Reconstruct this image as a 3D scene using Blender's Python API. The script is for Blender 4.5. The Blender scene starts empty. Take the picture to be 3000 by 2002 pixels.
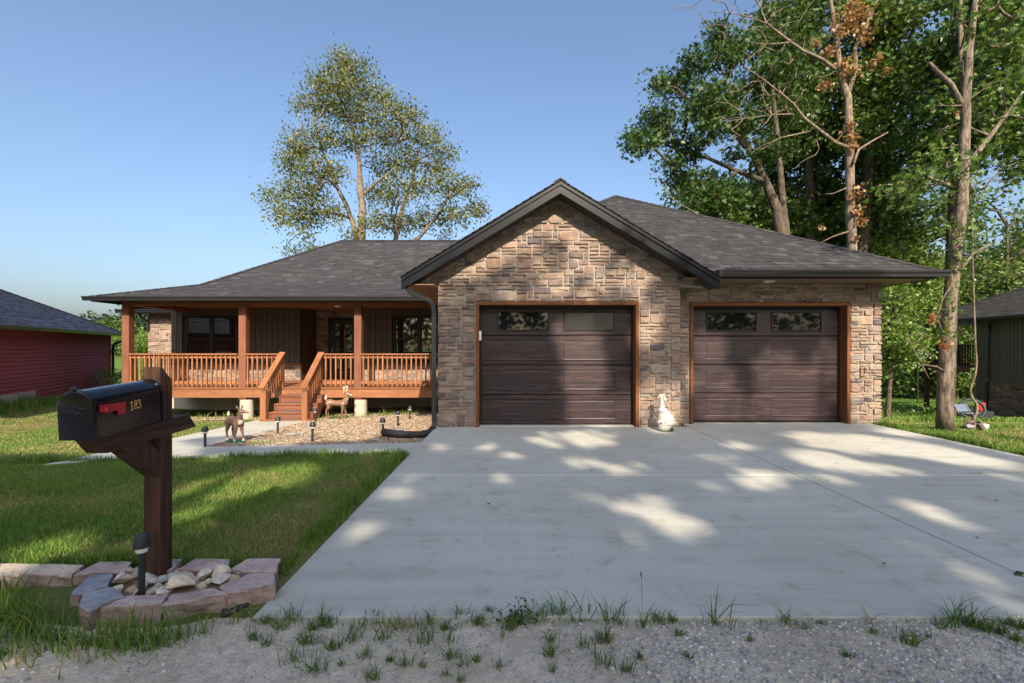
import bpy, math, random
import numpy as np
from mathutils import Vector, Matrix
R = random.Random(7); NR = np.random.default_rng(11)
S = bpy.context.scene; COL = S.collection
rad = math.radians
# ------------------------------------------------------------------ camera, sky, sun, exposure
F = 1320.0; HC = 1.39; CX = 1500.0; HY = 1020.0          # focal length in photo pixels, eye height, principal column, horizon row
cam_d = bpy.data.cameras.new('camera'); cam = bpy.data.objects.new('camera', cam_d); COL.objects.link(cam)
cam.location = (0, 0, HC); cam.rotation_euler = (rad(90), 0, 0)
cam_d.sensor_width = 36; cam_d.lens = 36 * F / 3000; cam_d.shift_y = 19 / 3000
cam_d.clip_start = .05; cam_d.clip_end = 3000
S.camera = cam
SUN_EL, SUN_AZ = rad(33), rad(9)                          # low sun behind the camera, a little to its right
SUN = Vector((math.sin(SUN_AZ) * math.cos(SUN_EL), -math.cos(SUN_AZ) * math.cos(SUN_EL), math.sin(SUN_EL)))
W = bpy.data.worlds.new('World'); S.world = W; W.use_nodes = True
wn = W.node_tree; wn.nodes.clear()
sky = wn.nodes.new('ShaderNodeTexSky'); sky.sky_type = 'NISHITA'; sky.sun_disc = False
sky.sun_elevation = SUN_EL; sky.sun_rotation = rad(180) - SUN_AZ
sky.air_density = 1.08; sky.dust_density = 4.7; sky.ozone_density = 3.2; sky.altitude = 200
bg = wn.nodes.new('ShaderNodeBackground'); bg.inputs['Strength'].default_value = .142
wo = wn.nodes.new('ShaderNodeOutputWorld')
wn.links.new(sky.outputs[0], bg.inputs[0]); wn.links.new(bg.outputs[0], wo.inputs[0])
sun_d = bpy.data.lights.new('sun', 'SUN'); sun_d.energy = 5.0; sun_d.angle = rad(.55); sun_d.color = (1, .86, .68)
sun_o = bpy.data.objects.new('sun', sun_d); COL.objects.link(sun_o)
sun_o.rotation_euler = SUN.to_track_quat('Z', 'Y').to_euler()
S.view_settings.view_transform = 'Standard'; S.view_settings.look = 'None'
S.view_settings.exposure = 0.76; S.view_settings.gamma = 1
S.view_settings.use_curve_mapping = False
S.render.engine = 'CYCLES'; S.cycles.max_bounces = 6; S.cycles.use_denoising = True
S.cycles.transparent_max_bounces = 6
S.cycles.sample_clamp_indirect = 6

def P(px, py, Y):                                         # the point at depth Y that the photo shows at (px, py)
    return Vector(((px - CX) * Y / F, Y, HC + (HY - py) * Y / F))
def sm(x): x = np.clip(x, 0, 1); return x * x * (3 - 2 * x)
def zg(X, Y):                                             # height of the natural ground
    X = np.asarray(X, float); Y = np.asarray(Y, float)
    d = np.clip(-1.35 - X, 0, 9)
    zl = -.02 * d - .06 * np.clip(Y - 5.4, 0, 7.6)
    zl = zl + .05 * sm((4.6 - Y) / 1.8) * sm((-1.45 - X) / .3)
    zl = zl + .35 * np.exp(-((X + 14) ** 2 / 10 + (Y - 12.5) ** 2 / 14))
    zr = -.02 - .14 * np.clip(Y - 8, 0, 12) - .06 * np.clip(Y - 20, 0, 15)
    w = np.clip((X + 1.35) / 7.95, 0, 1)
    z = zl * (1 - w) + zr * w
    return z - .06 * sm((2.4 - Y) / .3)
def zgf(x, y): return float(zg(x, y))
def ground_px(px, py):                                    # where the sight line through a photo pixel meets the ground
    dx, dz = (px - CX) / F, (HY - py) / F
    Y = 1.0
    for i in range(4000):
        if HC + dz * Y < zgf(dx * Y, Y): break
        Y += .02
    return Vector((dx * Y, Y, zgf(dx * Y, Y)))
def inpoly(X, Y, poly):
    X = np.asarray(X); Y = np.asarray(Y); r = np.zeros(X.shape, bool)
    n = len(poly)
    for i in range(n):
        x1, y1 = poly[i][:2]; x2, y2 = poly[(i + 1) % n][:2]
        if y1 == y2: continue
        c = ((y1 > Y) != (y2 > Y)) & (X < (x2 - x1) * (Y - y1) / (y2 - y1) + x1)
        r ^= c
    return r
def vnoise(X, Y, s, seed=0):                              # smooth value noise for laying out patches
    g = np.random.default_rng(seed).random((64, 64))
    x = np.asarray(X) * s; y = np.asarray(Y) * s
    i = np.floor(x).astype(int); j = np.floor(y).astype(int)
    u = sm(x - i); v = sm(y - j)
    a = g[i % 64, j % 64]; b = g[(i + 1) % 64, j % 64]; c = g[i % 64, (j + 1) % 64]; d = g[(i + 1) % 64, (j + 1) % 64]
    return (a * (1 - u) + b * u) * (1 - v) + (c * (1 - u) + d * u) * v

# ------------------------------------------------------------------ materials
class MT:
    def __init__(s, name):
        s.m = bpy.data.materials.new(name); s.m.use_nodes = True
        s.t = s.m.node_tree; s.n = s.t.nodes; s.l = s.t.links; s.b = s.n['Principled BSDF']
    def N(s, typ, **kw):
        n = s.n.new('ShaderNode' + typ)
        for k, v in kw.items():
            if k.startswith('i_'):
                key = k[2:]; key = int(key) if key.isdigit() else key
                if hasattr(v, 'is_output'): s.l.new(v, n.inputs[key])
                else: n.inputs[key].default_value = v
            else: setattr(n, k, v)
        return n
    def ramp(s, fac, stops, interp='LINEAR'):
        r = s.N('ValToRGB'); r.color_ramp.interpolation = interp; e = r.color_ramp.elements
        while len(e) > 1: e.remove(e[-1])
        for i, (p, c) in enumerate(stops):
            x = e[0] if i == 0 else e.new(p)
            x.position = p; x.color = (c[0], c[1], c[2], 1)
        s.l.new(fac, r.inputs[0]); return r.outputs[0]
    def math(s, op, a, b=0.0, c=None):
        n = s.N('Math', operation=op)
        for i, v in enumerate((a, b, c)):
            if v is None: continue
            if hasattr(v, 'is_output'): s.l.new(v, n.inputs[i])
            else: n.inputs[i].default_value = v
        return n.outputs[0]
    def mix(s, fac, a, b, mode='MIX'):
        n = s.N('Mix', data_type='RGBA', blend_type=mode)
        for i, v in ((0, fac), (6, a), (7, b)):
            if hasattr(v, 'is_output'): s.l.new(v, n.inputs[i])
            elif i == 0: n.inputs[0].default_value = v
            else: n.inputs[i].default_value = (v[0], v[1], v[2], 1)
        return n.outputs[2]
    def coord(s, kind='Object', stretch=(1, 1, 1), jitter=True):
        if kind == 'World': c = s.N('NewGeometry').outputs['Position']
        else: c = s.N('TexCoord').outputs[kind]
        mp = s.N('Mapping'); s.l.new(c, mp.inputs[0]); mp.inputs['Scale'].default_value = stretch
        if jitter:
            oi = s.N('ObjectInfo'); at = s.N('Attribute', attribute_name='rnd')
            v = s.math('MULTIPLY', s.math('ADD', oi.outputs['Random'], at.outputs['Fac']), 37.0)
            s.l.new(v, mp.inputs['Location'])
        return mp.outputs[0]
    def noise(s, vec, scale, detail=4, rough=.55, dist=0):
        n = s.N('TexNoise', i_Scale=scale, i_Detail=detail, i_Roughness=rough, i_Distortion=dist)
        s.l.new(vec, n.inputs['Vector']); return n.outputs['Fac']
    def rnd(s):
        oi = s.N('ObjectInfo'); at = s.N('Attribute', attribute_name='rnd')
        return s.math('FRACT', s.math('ADD', oi.outputs['Random'], at.outputs['Fac']))
    def bump(s, h, strength, dist=.01):
        b = s.N('Bump', i_Strength=strength, i_Distance=dist); s.l.new(h, b.inputs['Height'])
        s.l.new(b.outputs[0], s.b.inputs['Normal'])
    def col(s, v):
        if hasattr(v, 'is_output'): s.l.new(v, s.b.inputs['Base Color'])
        else: s.b.inputs['Base Color'].default_value = (*v, 1)
    def set(s, rough=.7, spec=.5, metal=0):
        s.b.inputs['Roughness'].default_value = rough; s.b.inputs['Specular IOR Level'].default_value = spec
        s.b.inputs['Metallic'].default_value = metal
def sc(c, k): return tuple(min(1, x * k) for x in c)
def mat(name, col, rough=.7, var=.18, scale=6, bump=0, bscale=60, spec=.4, stretch=(1, 1, 1), kind='Object', metal=0, pieces=None):
    t = MT(name); v = t.coord(kind, stretch)
    n = t.noise(v, scale, 5)
    c = t.mix(n, sc(col, 1 - 2 * var), sc(col, 1 + 2 * var))
    if pieces: c = t.mix(1.0, c, t.ramp(t.rnd(), [(i / max(1, len(pieces) - 1), (p, p, p)) for i, p in enumerate(pieces)]), 'MULTIPLY')
    t.col(c); t.set(rough, spec, metal)
    if bump: t.bump(t.noise(v, bscale, 4), bump, .006)
    return t.m
def wood(name, col, dark, axis, rough=.65, grain=30, contrast=1.0):
    st = {'x': (.06, 1, 1), 'y': (1, .06, 1), 'z': (1, 1, .06)}[axis]
    t = MT(name); v = t.coord('Object', st)
    a = t.noise(v, grain, 6, .6, .4); b = t.noise(v, grain * .22, 3, .5, 1.0)
    k = t.math('ADD', t.math('MULTIPLY', a, .6), t.math('MULTIPLY', b, .4))
    lo = .5 - .17 / contrast; hi = .5 + .17 / contrast
    c = t.ramp(k, [(lo, dark), (hi, col)])
    c = t.mix(1.0, c, t.ramp(t.rnd(), [(0, (.84, .84, .84)), (1, (1.12, 1.1, 1.06))]), 'MULTIPLY')
    big = t.noise(t.coord('Object', (1, 1, 1)), 2.5, 3)
    c = t.mix(1.0, c, t.ramp(big, [(.3, (.86, .84, .82)), (.7, (1.1, 1.1, 1.1))]), 'MULTIPLY')
    t.col(c); t.set(rough, .3); t.bump(a, .25, .004)
    return t.m
def stone_mat(name, ramp, bumpk=.7):
    t = MT(name); v = t.coord('Object')
    r = t.rnd(); base = t.ramp(r, ramp, 'CONSTANT')
    n1 = t.noise(v, 5, 6, .6); n2 = t.noise(v, 28, 5, .65); n3 = t.noise(v, 2.2, 3)
    c = t.mix(t.ramp(n3, [(.42, (0, 0, 0)), (.62, (.75, .75, .75))]), base, t.ramp(t.math('FRACT', t.math('MULTIPLY', r, 7.3)), ramp, 'CONSTANT'))
    c = t.mix(1.0, c, t.ramp(n1, [(.25, (.62, .60, .60)), (.5, (1, 1, 1)), (.75, (1.3, 1.27, 1.22))]), 'MULTIPLY')
    c = t.mix(1.0, c, t.ramp(n2, [(.3, (.72, .71, .70)), (.7, (1.18, 1.17, 1.15))]), 'MULTIPLY')
    t.col(c); t.set(.85, .25)
    h = t.math('ADD', t.math('MULTIPLY', n1, 1.2), t.math('MULTIPLY', n2, .6))
    t.bump(h, bumpk, .02)
    return t.m
def attr_mat(name, rough=.6, trans=.35, spec=.3):         # colour comes with the geometry, a leaf or blade at a time
    t = MT(name); a = t.N('Attribute', attribute_name='col')
    t.l.new(a.outputs['Color'], t.b.inputs['Base Color']); t.set(rough, spec)
    if trans:
        tr = t.N('BsdfTranslucent'); mx = t.N('MixShader', i_0=trans)
        g = t.mix(1.0, a.outputs['Color'], (1.25, 1.2, .6), 'MULTIPLY'); t.l.new(g, tr.inputs[0])
        t.l.new(t.b.outputs[0], mx.inputs[1]); t.l.new(tr.outputs[0], mx.inputs[2])
        t.l.new(mx.outputs[0], t.n['Material Output'].inputs[0])
    return t.m
def bark_mat(name, a, b, scale=9):
    t = MT(name); v = t.coord('Object', (1, 1, .22)); n = t.noise(v, scale * 2.4, 6, .7, .5)
    big = t.noise(t.coord('Object'), 1.6, 3)
    c = t.ramp(n, [(.38, b), (.58, a)])
    c = t.mix(1.0, c, t.ramp(big, [(.3, (.75, .75, .75)), (.7, (1.2, 1.2, 1.2))]), 'MULTIPLY')
    t.col(c); t.set(.9, .15); t.bump(n, 1.0, .03); return t.m

M = {}
CEDAR, CEDARD = (.36, .160, .074), (.19, .075, .034)
for ax in 'xyz':
    M['wood' + ax] = wood('stained_wood_' + ax, CEDAR, CEDARD, ax)
    M['post' + ax] = wood('brown_stained_wood_' + ax, (.22, .092, .052), (.14, .055, .032), ax)
    M['dark' + ax] = wood('dark_stained_wood_' + ax, (.105, .050, .028), (.022, .010, .006), ax, .7, 34, 1.25)
    M['trim' + ax] = wood('orange_trim_wood_' + ax, (.24, .092, .030), (.13, .046, .015), ax)
M['tread'] = wood('worn_tread_wood', (.30, .11, .05), (.17, .06, .03), 'x')
STONES = [(0, (0.322, 0.228, 0.172)), (.13, (0.277, 0.210, 0.165)), (.26, (0.240, 0.162, 0.126)), (.38, (0.344, 0.262, 0.207)), (.50, (0.210, 0.157, 0.131)),
          (.60, (0.173, 0.128, 0.115)), (.69, (0.293, 0.240, 0.195)), (.79, (0.124, 0.105, 0.115)), (.86, (0.270, 0.180, 0.141)), (.95, (0.225, 0.194, 0.176))]
M['stone'] = stone_mat('castle_stone', STONES)
M['mortar'] = mat('mortar', (.33, .29, .245), .95, .12, 14, .4, 120)
M['shingle'] = mat('asphalt_shingle', (.044, .0435, .047), .92, .12, 9, .5, 260, .2, pieces=[.72, .80, .86, .9, .95, 1.0, 1.04, 1.15, 1.6])
M['shingle_blue'] = mat('dark_blue_shingle', (.020, .027, .052), .85, .12, 9, .4, 260, .25, pieces=[.5, .7, .85, .9, 1.0, 1.2, 1.6])
M['roofbase'] = mat('roof_underlay', (.03, .03, .03), .95)
M['black'] = mat('black_metal', (.018, .019, .022), .32, .1, 20, 0, 60, .6)
M['fascia'] = mat('black_fascia_wrap', (.007, .009, .013),   .32, .2, 3, .06, 80, .2, (.3, 1, 1))
M['soffit'] = mat('dark_soffit', (.045, .038, .034), .6, .1, 20)
M['soffit_tan'] = mat('tan_soffit', (.22, .15, .095), .6, .12, 20)
M['soffit_wood'] = mat('brown_soffit', (.24, .12, .06), .55, .15, 12)
M['board'] = mat('dark_brown_siding', (.088, .073, .057), .6, .12, 10, .1, 80, pieces=[.92, 1.0, 1.06])
M['nboard'] = mat('umber_siding', (.14, .115, .088), .6, .12, 10, .1, 80, pieces=[.92, 1.0, 1.06])
M['frame'] = mat('black_window_frame', (.012, .012, .013), .4, .05, 20)
M['white'] = mat('white_plastic', (.72, .72, .70), .45, .03, 10)
M['lightlens'] = mat('white_light_lens', (.75, .72, .66), .35, .02, 10)
M['conc'] = mat('pier_concrete', (.46, .41, .33), .9, .14, 5, .3, 90)
M['found'] = mat('foundation_concrete', (.44, .41, .35), .9, .12, 4, .2, 60)
M['red'] = mat('barn_red_siding', (.35, .085, .100), .8, .10, 6, .06, 60, .08, (.2, .2, 1), pieces=[.94, 1.0, 1.05])
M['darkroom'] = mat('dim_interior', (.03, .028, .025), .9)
M['blind'] = mat('window_blind', (.16, .15, .13), .7, .05)
M['hidden_siding'] = mat('house_back_siding', (.08, .062, .05), .7)
def glass_mat():
    t = MT('window_glass'); t.col((.008, .010, .011)); t.set(.025, .5); t.b.inputs['IOR'].default_value = 2.25
    n = t.noise(t.coord('Object', (1, 1, 1)), 3.0, 2); t.bump(n, .02, .02); return t.m
M['glass'] = glass_mat(); M['doorglass'] = glass_mat(); M['doorglass'].node_tree.nodes['Principled BSDF'].inputs['IOR'].default_value = 1.45
def frosted():
    t = MT('rain_glass'); t.col((.020, .021, .021)); t.set(.22, .35); t.b.inputs['IOR'].default_value = 1.9
    n = t.noise(t.coord('Object', (6, 6, 1)), 30, 3); t.bump(n, .35, .01); return t.m
M['rain'] = frosted()
def garage_mat():
    t = MT('walnut_garage_panel'); v = t.coord('Object', (.035, 1, 1)); a = t.noise(v, 95, 6, .65, .3); b = t.noise(v, 16, 4, .6, .8)
    k = t.math('ADD', t.math('MULTIPLY', a, .6), t.math('MULTIPLY', b, .4))
    t.col(t.ramp(k, [(.36, (.010, .006, .007)), (.50, (.027, .015, .017)), (.62, (.080, .045, .045))])); t.set(.45, .45)
    t.bump(a, .35, .004); return t.m
M['garage'] = garage_mat()
def concrete():
    t = MT('driveway_concrete'); v = t.coord('World', (1, 1, 1), False)
    n = t.noise(v, .55, 5, .55); n2 = t.noise(t.coord('World', (.35, 3.2, 1), False), 2.2, 5, .6); n3 = t.noise(v, 60, 3, .6); n4 = t.noise(v, 4.5, 5, .72)
    c = t.ramp(n, [(.3, (.44, .43, .375)), (.5, (.495, .49, .43)), (.72, (.54, .535, .475))])
    c = t.mix(1.0, c, t.ramp(n2, [(.3, (.88, .88, .88)), (.5, (1, 1, 1)), (.75, (1.07, 1.07, 1.06))]), 'MULTIPLY')
    c = t.mix(1.0, c, t.ramp(n3, [(.22, (.8, .79, .77)), (.42, (1, 1, 1))]), 'MULTIPLY')
    c = t.mix(1.0, c, t.ramp(n4, [(.30, (.80, .755, .70)), (.46, (1, 1, 1))]), 'MULTIPLY')
    t.col(c); t.set(.85, .25)
    t.bump(t.math('ADD', t.noise(t.coord('World', (1, 12, 1), False), 26, 3), n3), .12, .004); return t.m
M['drive'] = concrete()
def lawn_ground():
    t = MT('lawn_soil'); v = t.coord('World', (1, 1, 1), False)
    n = t.noise(v, .9, 5); n2 = t.noise(v, 40, 5, .7); n3 = t.noise(v, .05, 4)
    c = t.ramp(n, [(.32, (.085, .14, .034)), (.5, (.13, .15, .05)), (.7, (.22, .18, .09))])
    c = t.mix(1.0, c, t.ramp(n2, [(.3, (.55, .55, .5)), (.7, (1.3, 1.3, 1.2))]), 'MULTIPLY')
    far = t.ramp(n3, [(.35, (.070, .145, .022)), (.65, (.125, .19, .036))])
    far = t.mix(1.0, far, t.ramp(t.noise(v, 3.0, 6, .7), [(.3, (.7, .7, .7)), (.7, (1.25, 1.25, 1.2))]), 'MULTIPLY')
    g = t.N('SeparateXYZ'); t.l.new(t.N('NewGeometry').outputs['Position'], g.inputs[0])
    k = t.math('SUBTRACT', t.math('ABSOLUTE', g.outputs['Y']), 14.0)
    k = t.math('MULTIPLY', k, .1); kk = t.N('Clamp'); t.l.new(k, kk.inputs[0])
    t.col(t.mix(kk.outputs[0], c, far)); t.set(.95, .1); t.bump(n2, .6, .03); return t.m
M['lawn'] = lawn_ground()
def dirt():
    t = MT('gravel_road_dust'); v = t.coord('World', (1, 1, 1), False)
    n = t.noise(v, 1.6, 5); n2 = t.noise(v, 70, 5, .7); n3 = t.noise(v, 14, 4)
    c = t.ramp(n, [(.3, (.54, .46, .35)), (.55, (.68, .59, .47)), (.75, (.74, .66, .54))])
    c = t.mix(1.0, c, t.ramp(n2, [(.3, (.68, .67, .66)), (.7, (1.2, 1.2, 1.2))]), 'MULTIPLY')
    c = t.mix(1.0, c, t.ramp(n3, [(.3, (.8, .78, .76)), (.6, (1.05, 1.05, 1.05))]), 'MULTIPLY')
    t.col(c); t.set(.95, .1); t.bump(t.math('ADD', n2, n3), .7, .02); return t.m
M['dirt'] = dirt()
M['gravelbase'] = mat('gravel_bed_soil', (.20, .145, .095), .95, .25, 12, .6, 60, .2, (1, 1, 1), 'World')
M['leaf'] = attr_mat('oak_leaves', .42, .34, .45)
M['grass'] = attr_mat('grass_blades', .55, .30, .25)
M['pebble'] = attr_mat('loose_stones', .85, 0, .25)
M['bark'] = bark_mat('oak_bark', (.24, .195, .15), (.068, .052, .038))
M['bark_dark'] = bark_mat('dark_bark', (.13, .105, .08), (.035, .028, .02))
M['bark_pale'] = bark_mat('pale_dead_bark', (.25, .195, .145), (.085, .065, .048))

# ------------------------------------------------------------------ mesh helpers
def tag(o, label=None, cat=None, group=None, kind=None):
    for k, v in (('label', label), ('category', cat), ('group', group), ('kind', kind)):
        if v: o[k] = v
    return o
def wm(o):                                                # world matrix without waiting for the depsgraph
    b = Matrix.LocRotScale(o.location, o.rotation_euler, o.scale)
    return b if o.parent is None else wm(o.parent) @ o.matrix_parent_inverse @ b
def link(name, me, parent=None):
    o = bpy.data.objects.new(name, me); COL.objects.link(o)
    if parent is not None: o.parent = parent; o.matrix_parent_inverse = wm(parent).inverted()
    return o
def sub(name, parent, loc=None):                          # an Empty that is a part and carries sub-parts
    o = link(name, None, parent); o.empty_display_size = .05
    if loc is not None: o.location = loc
    return o
def empty(name, loc, label=None, cat=None, group=None, rz=0):
    o = bpy.data.objects.new(name, None); COL.objects.link(o); o.location = loc; o.rotation_euler = (0, 0, rz)
    o.empty_display_size = .1
    return tag(o, label, cat, group)
def rndattr(me, v):
    a = me.attributes.new('rnd', 'FLOAT', 'POINT'); a.data.foreach_set('value', np.asarray(v, np.float32))
class MB:
    def __init__(s): s.v = []; s.f = []; s.r = []; s.cur = 0.0
    def add(s, vs, fs, rnd=None):
        b = len(s.v); s.v += [tuple(x) for x in vs]; s.f += [tuple(b + i for i in f) for f in fs]
        s.r += [s.cur if rnd is None else rnd] * len(vs); return s
    def box(s, a, b, c=0.0, M4=None):
        x0, y0, z0 = a; x1, y1, z1 = b
        if x0 > x1: x0, x1 = x1, x0
        if y0 > y1: y0, y1 = y1, y0
        if z0 > z1: z0, z1 = z1, z0
        c = min(c, (x1 - x0) * .45, (y1 - y0) * .45, (z1 - z0) * .45)
        if c <= 0:
            vs = [(x0, y0, z0), (x1, y0, z0), (x1, y1, z0), (x0, y1, z0), (x0, y0, z1), (x1, y0, z1), (x1, y1, z1), (x0, y1, z1)]
            fs = [(3, 2, 1, 0), (4, 5, 6, 7), (0, 1, 5, 4), (1, 2, 6, 5), (2, 3, 7, 6), (3, 0, 4, 7)]
        else:
            vs = []; idx = {}
            for i, x in enumerate((x0, x1)):
                for j, y in enumerate((y0, y1)):
                    for k, z in enumerate((z0, z1)):
                        sx, sy, sz = (c if i == 0 else -c), (c if j == 0 else -c), (c if k == 0 else -c)
                        for ax, p in enumerate(((x, y + sy, z + sz), (x + sx, y, z + sz), (x + sx, y + sy, z))):
                            idx[i, j, k, ax] = len(vs); vs.append(p)
            fs = []
            g = lambda i, j, k, a: idx[i, j, k, a]
            for i in (0, 1):
                q = [g(i, 0, 0, 0), g(i, 1, 0, 0), g(i, 1, 1, 0), g(i, 0, 1, 0)]; fs.append(q if i else q[::-1])
                q = [g(0, i, 0, 1), g(0, i, 1, 1), g(1, i, 1, 1), g(1, i, 0, 1)]; fs.append(q if i else q[::-1])
                q = [g(0, 0, i, 2), g(1, 0, i, 2), g(1, 1, i, 2), g(0, 1, i, 2)]; fs.append(q if i else q[::-1])
            for i in (0, 1):
                for j in (0, 1):
                    fl = (i + j) % 2 == 0
                    for q in ([g(0, i, j, 1), g(1, i, j, 1), g(1, i, j, 2), g(0, i, j, 2)], [g(i, 0, j, 2), g(i, 1, j, 2), g(i, 1, j, 0), g(i, 0, j, 0)],
                              [g(i, j, 0, 0), g(i, j, 1, 0), g(i, j, 1, 1), g(i, j, 0, 1)]):
                        fs.append(q if fl else q[::-1])
                    for k in (0, 1):
                        q = [g(i, j, k, 0), g(i, j, k, 1), g(i, j, k, 2)]
                        fs.append(q if (i + j + k) % 2 == 0 else q[::-1])
        if M4 is not None: vs = [M4 @ Vector(p) for p in vs]
        return s.add(vs, fs)
    def prism(s, poly, ext):                                # planar polygon pushed along ext
        n = len(poly); ext = Vector(ext); a = [Vector(p) for p in poly]
        return s.add(a + [p + ext for p in a], [tuple(range(n))[::-1], tuple(range(n, 2 * n))] + [(i, (i + 1) % n, n + (i + 1) % n, n + i) for i in range(n)])
    def tube(s, pts, r, n=8, caps=True, squash=None):
        pts = [Vector(p) for p in pts]; r = r if hasattr(r, '__len__') else [r] * len(pts)
        vs = []; fs = []; up = Vector((0, 0, 1)); prev = None
        for i, p in enumerate(pts):
            d = (pts[min(i + 1, len(pts) - 1)] - pts[max(i - 1, 0)])
            d = d.normalized() if d.length > 1e-9 else Vector((0, 0, 1))
            if prev is None: a = d.cross(up if abs(d.z) < .95 else Vector((1, 0, 0))).normalized()
            else: a = (prev - d * prev.dot(d)).normalized()
            b = d.cross(a); prev = a
            for k in range(n):
                t = 2 * math.pi * k / n
                q = a * math.cos(t) + b * math.sin(t)
                if squash: q = Vector((q.x * squash[0], q.y * squash[1], q.z * squash[2]))
                vs.append(p + q * r[i])
        for i in range(len(pts) - 1):
            for k in range(n):
                fs.append((i * n + k, i * n + (k + 1) % n, (i + 1) * n + (k + 1) % n, (i + 1) * n + k))
        if caps: fs += [tuple(range(n))[::-1], tuple(range((len(pts) - 1) * n, len(pts) * n))]
        return s.add(vs, fs)
    def lathe(s, prof, n=16, c=(0, 0, 0)):                  # profile of (radius, z) about a vertical axis
        vs = []; fs = []
        for r, z in prof:
            for k in range(n):
                t = 2 * math.pi * k / n; vs.append((c[0] + r * math.cos(t), c[1] + r * math.sin(t), c[2] + z))
        for i in range(len(prof) - 1):
            for k in range(n): fs.append((i * n + k, i * n + (k + 1) % n, (i + 1) * n + (k + 1) % n, (i + 1) * n + k))
        fs += [tuple(range(n))[::-1], tuple(range((len(prof) - 1) * n, len(prof) * n))]
        return s.add(vs, fs)
    def ball(s, c, r, seg=10, ring=7, rot=None):
        c = Vector(c); r = r if hasattr(r, '__len__') else (r, r, r); vs = []; fs = []
        for i in range(ring + 1):
            ph = math.pi * i / ring
            for k in range(seg):
                t = 2 * math.pi * k / seg
                q = Vector((math.sin(ph) * math.cos(t) * r[0], math.sin(ph) * math.sin(t) * r[1], math.cos(ph) * r[2]))
                if rot is not None: q = rot @ q
                vs.append(c + q)
        for i in range(ring):
            for k in range(seg): fs.append((i * seg + k, (i + 1) * seg + k, (i + 1) * seg + (k + 1) % seg, i * seg + (k + 1) % seg))
        return s.add(vs, fs)
    def build(s, name, m, parent=None, smooth=False, loc=None, weld=False):
        me = bpy.data.meshes.new(name)
        vs = s.v if loc is None else [(v[0] - loc[0], v[1] - loc[1], v[2] - loc[2]) for v in s.v]
        me.from_pydata(vs, [], s.f); me.materials.append(M[m] if isinstance(m, str) else m)
        rndattr(me, s.r)
        if smooth: me.polygons.foreach_set('use_smooth', [True] * len(me.polygons))
        me.update()
        o = link(name, me, parent)
        if loc is not None: o.location = loc
        return o
def mesh_np(name, V, Fc, m, parent=None, col=None, rnd=None, smooth=False):
    me = bpy.data.meshes.new(name); V = np.asarray(V, np.float32); Fc = np.asarray(Fc, np.int32); k = Fc.shape[1]
    me.vertices.add(len(V)); me.vertices.foreach_set('co', V.ravel())
    me.loops.add(Fc.size); me.loops.foreach_set('vertex_index', Fc.ravel())
    me.polygons.add(len(Fc)); me.polygons.foreach_set('loop_start', np.arange(0, Fc.size, k, dtype=np.int32))
    if smooth: me.polygons.foreach_set('use_smooth', np.ones(len(Fc), bool))
    me.update(calc_edges=True)
    if col is not None:
        a = me.attributes.new('col', 'FLOAT_COLOR', 'POINT'); c4 = np.ones((len(V), 4), np.float32); c4[:, :3] = col
        a.data.foreach_set('color', c4.ravel())
    if rnd is not None: rndattr(me, rnd)
    me.materials.append(M[m] if isinstance(m, str) else m)
    return link(name, me, parent)
# ------------------------------------------------------------------ setting: ground, road, driveway, walks, gravel bed
def axis(segs):
    out = [segs[0][0]]
    for a, b, st in segs:
        n = max(1, round((b - a) / st)); out += [a + (b - a) * (i + 1) / n for i in range(n)]
    return np.array(out)
gx = axis([(-600, -100, 100), (-100, -30, 10), (-30, -9, 1.0), (-9, 9, .15), (9, 30, 1.0), (30, 100, 10), (100, 600, 100)])
gy = axis([(-400, -60, 60), (-60, -8, 4), (-8, 1.5, .5), (1.5, 9, .15), (9, 30, .75), (30, 100, 7), (100, 700, 60)])
GX, GY = np.meshgrid(gx, gy)
GZ = zg(GX, GY) + .012 * (vnoise(GX, GY, 1.7, 5) - .5)
GZ = np.where((GX > -1.22) & (GX < 6.45) & (GY > 2.2) & (GY < 8.1), -.12, GZ)      # cut under the slab
GZ = GZ - .03 * ((GY < 2.3) & (GY > -4))
nx, ny = len(gx), len(gy)
ii = (np.arange(ny - 1)[:, None] * nx + np.arange(nx - 1)[None, :]).ravel()
tag(mesh_np('ground', np.stack([GX.ravel(), GY.ravel(), GZ.ravel()], 1), np.stack([ii, ii + 1, ii + nx + 1, ii + nx], 1), 'lawn', smooth=True), kind='structure')
rx = axis([(-60, -6, 2), (-6, 6, .06), (6, 60, 2)]); ry = axis([(-4.2, 1.2, .4), (1.2, 2.34, .05)])
RX, RY = np.meshgrid(rx, ry)
def road_z(X, Y): return -.012 + .012 * (vnoise(X, Y, 3.1, 8) - .5) + .007 * (vnoise(X, Y, 11, 9) - .5)
RZ = road_z(RX, RY); nx = len(rx); ny = len(ry)
ii = (np.arange(ny - 1)[:, None] * nx + np.arange(nx - 1)[None, :]).ravel()
tag(mesh_np('road', np.stack([RX.ravel(), RY.ravel(), RZ.ravel()], 1), np.stack([ii, ii + 1, ii + nx + 1, ii + nx], 1), 'dirt', smooth=True), kind='structure')

drive = empty('driveway', (2.6, 5.2, 0)); tag(drive, kind='structure')
DX = [-1.35, 3.12, 6.60]; DY = [2.325, 4.93, 7.97]
for i in range(2):
    for j in range(2):
        x0, x1, y0, y1 = DX[i], DX[i + 1], DY[j], DY[j + 1]
        if i == 1 and j == 1: y1 = 8.42
        MB().box((x0 + .007, y0 + .005, -.10), (x1 - .007, y1 - .005, 0), .006).build('slab', 'drive', drive)
MB().box((-.66, 7.968, -.1), (2.25, 8.10, .012), .004).build('sill_slab', 'drive', drive)

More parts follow.
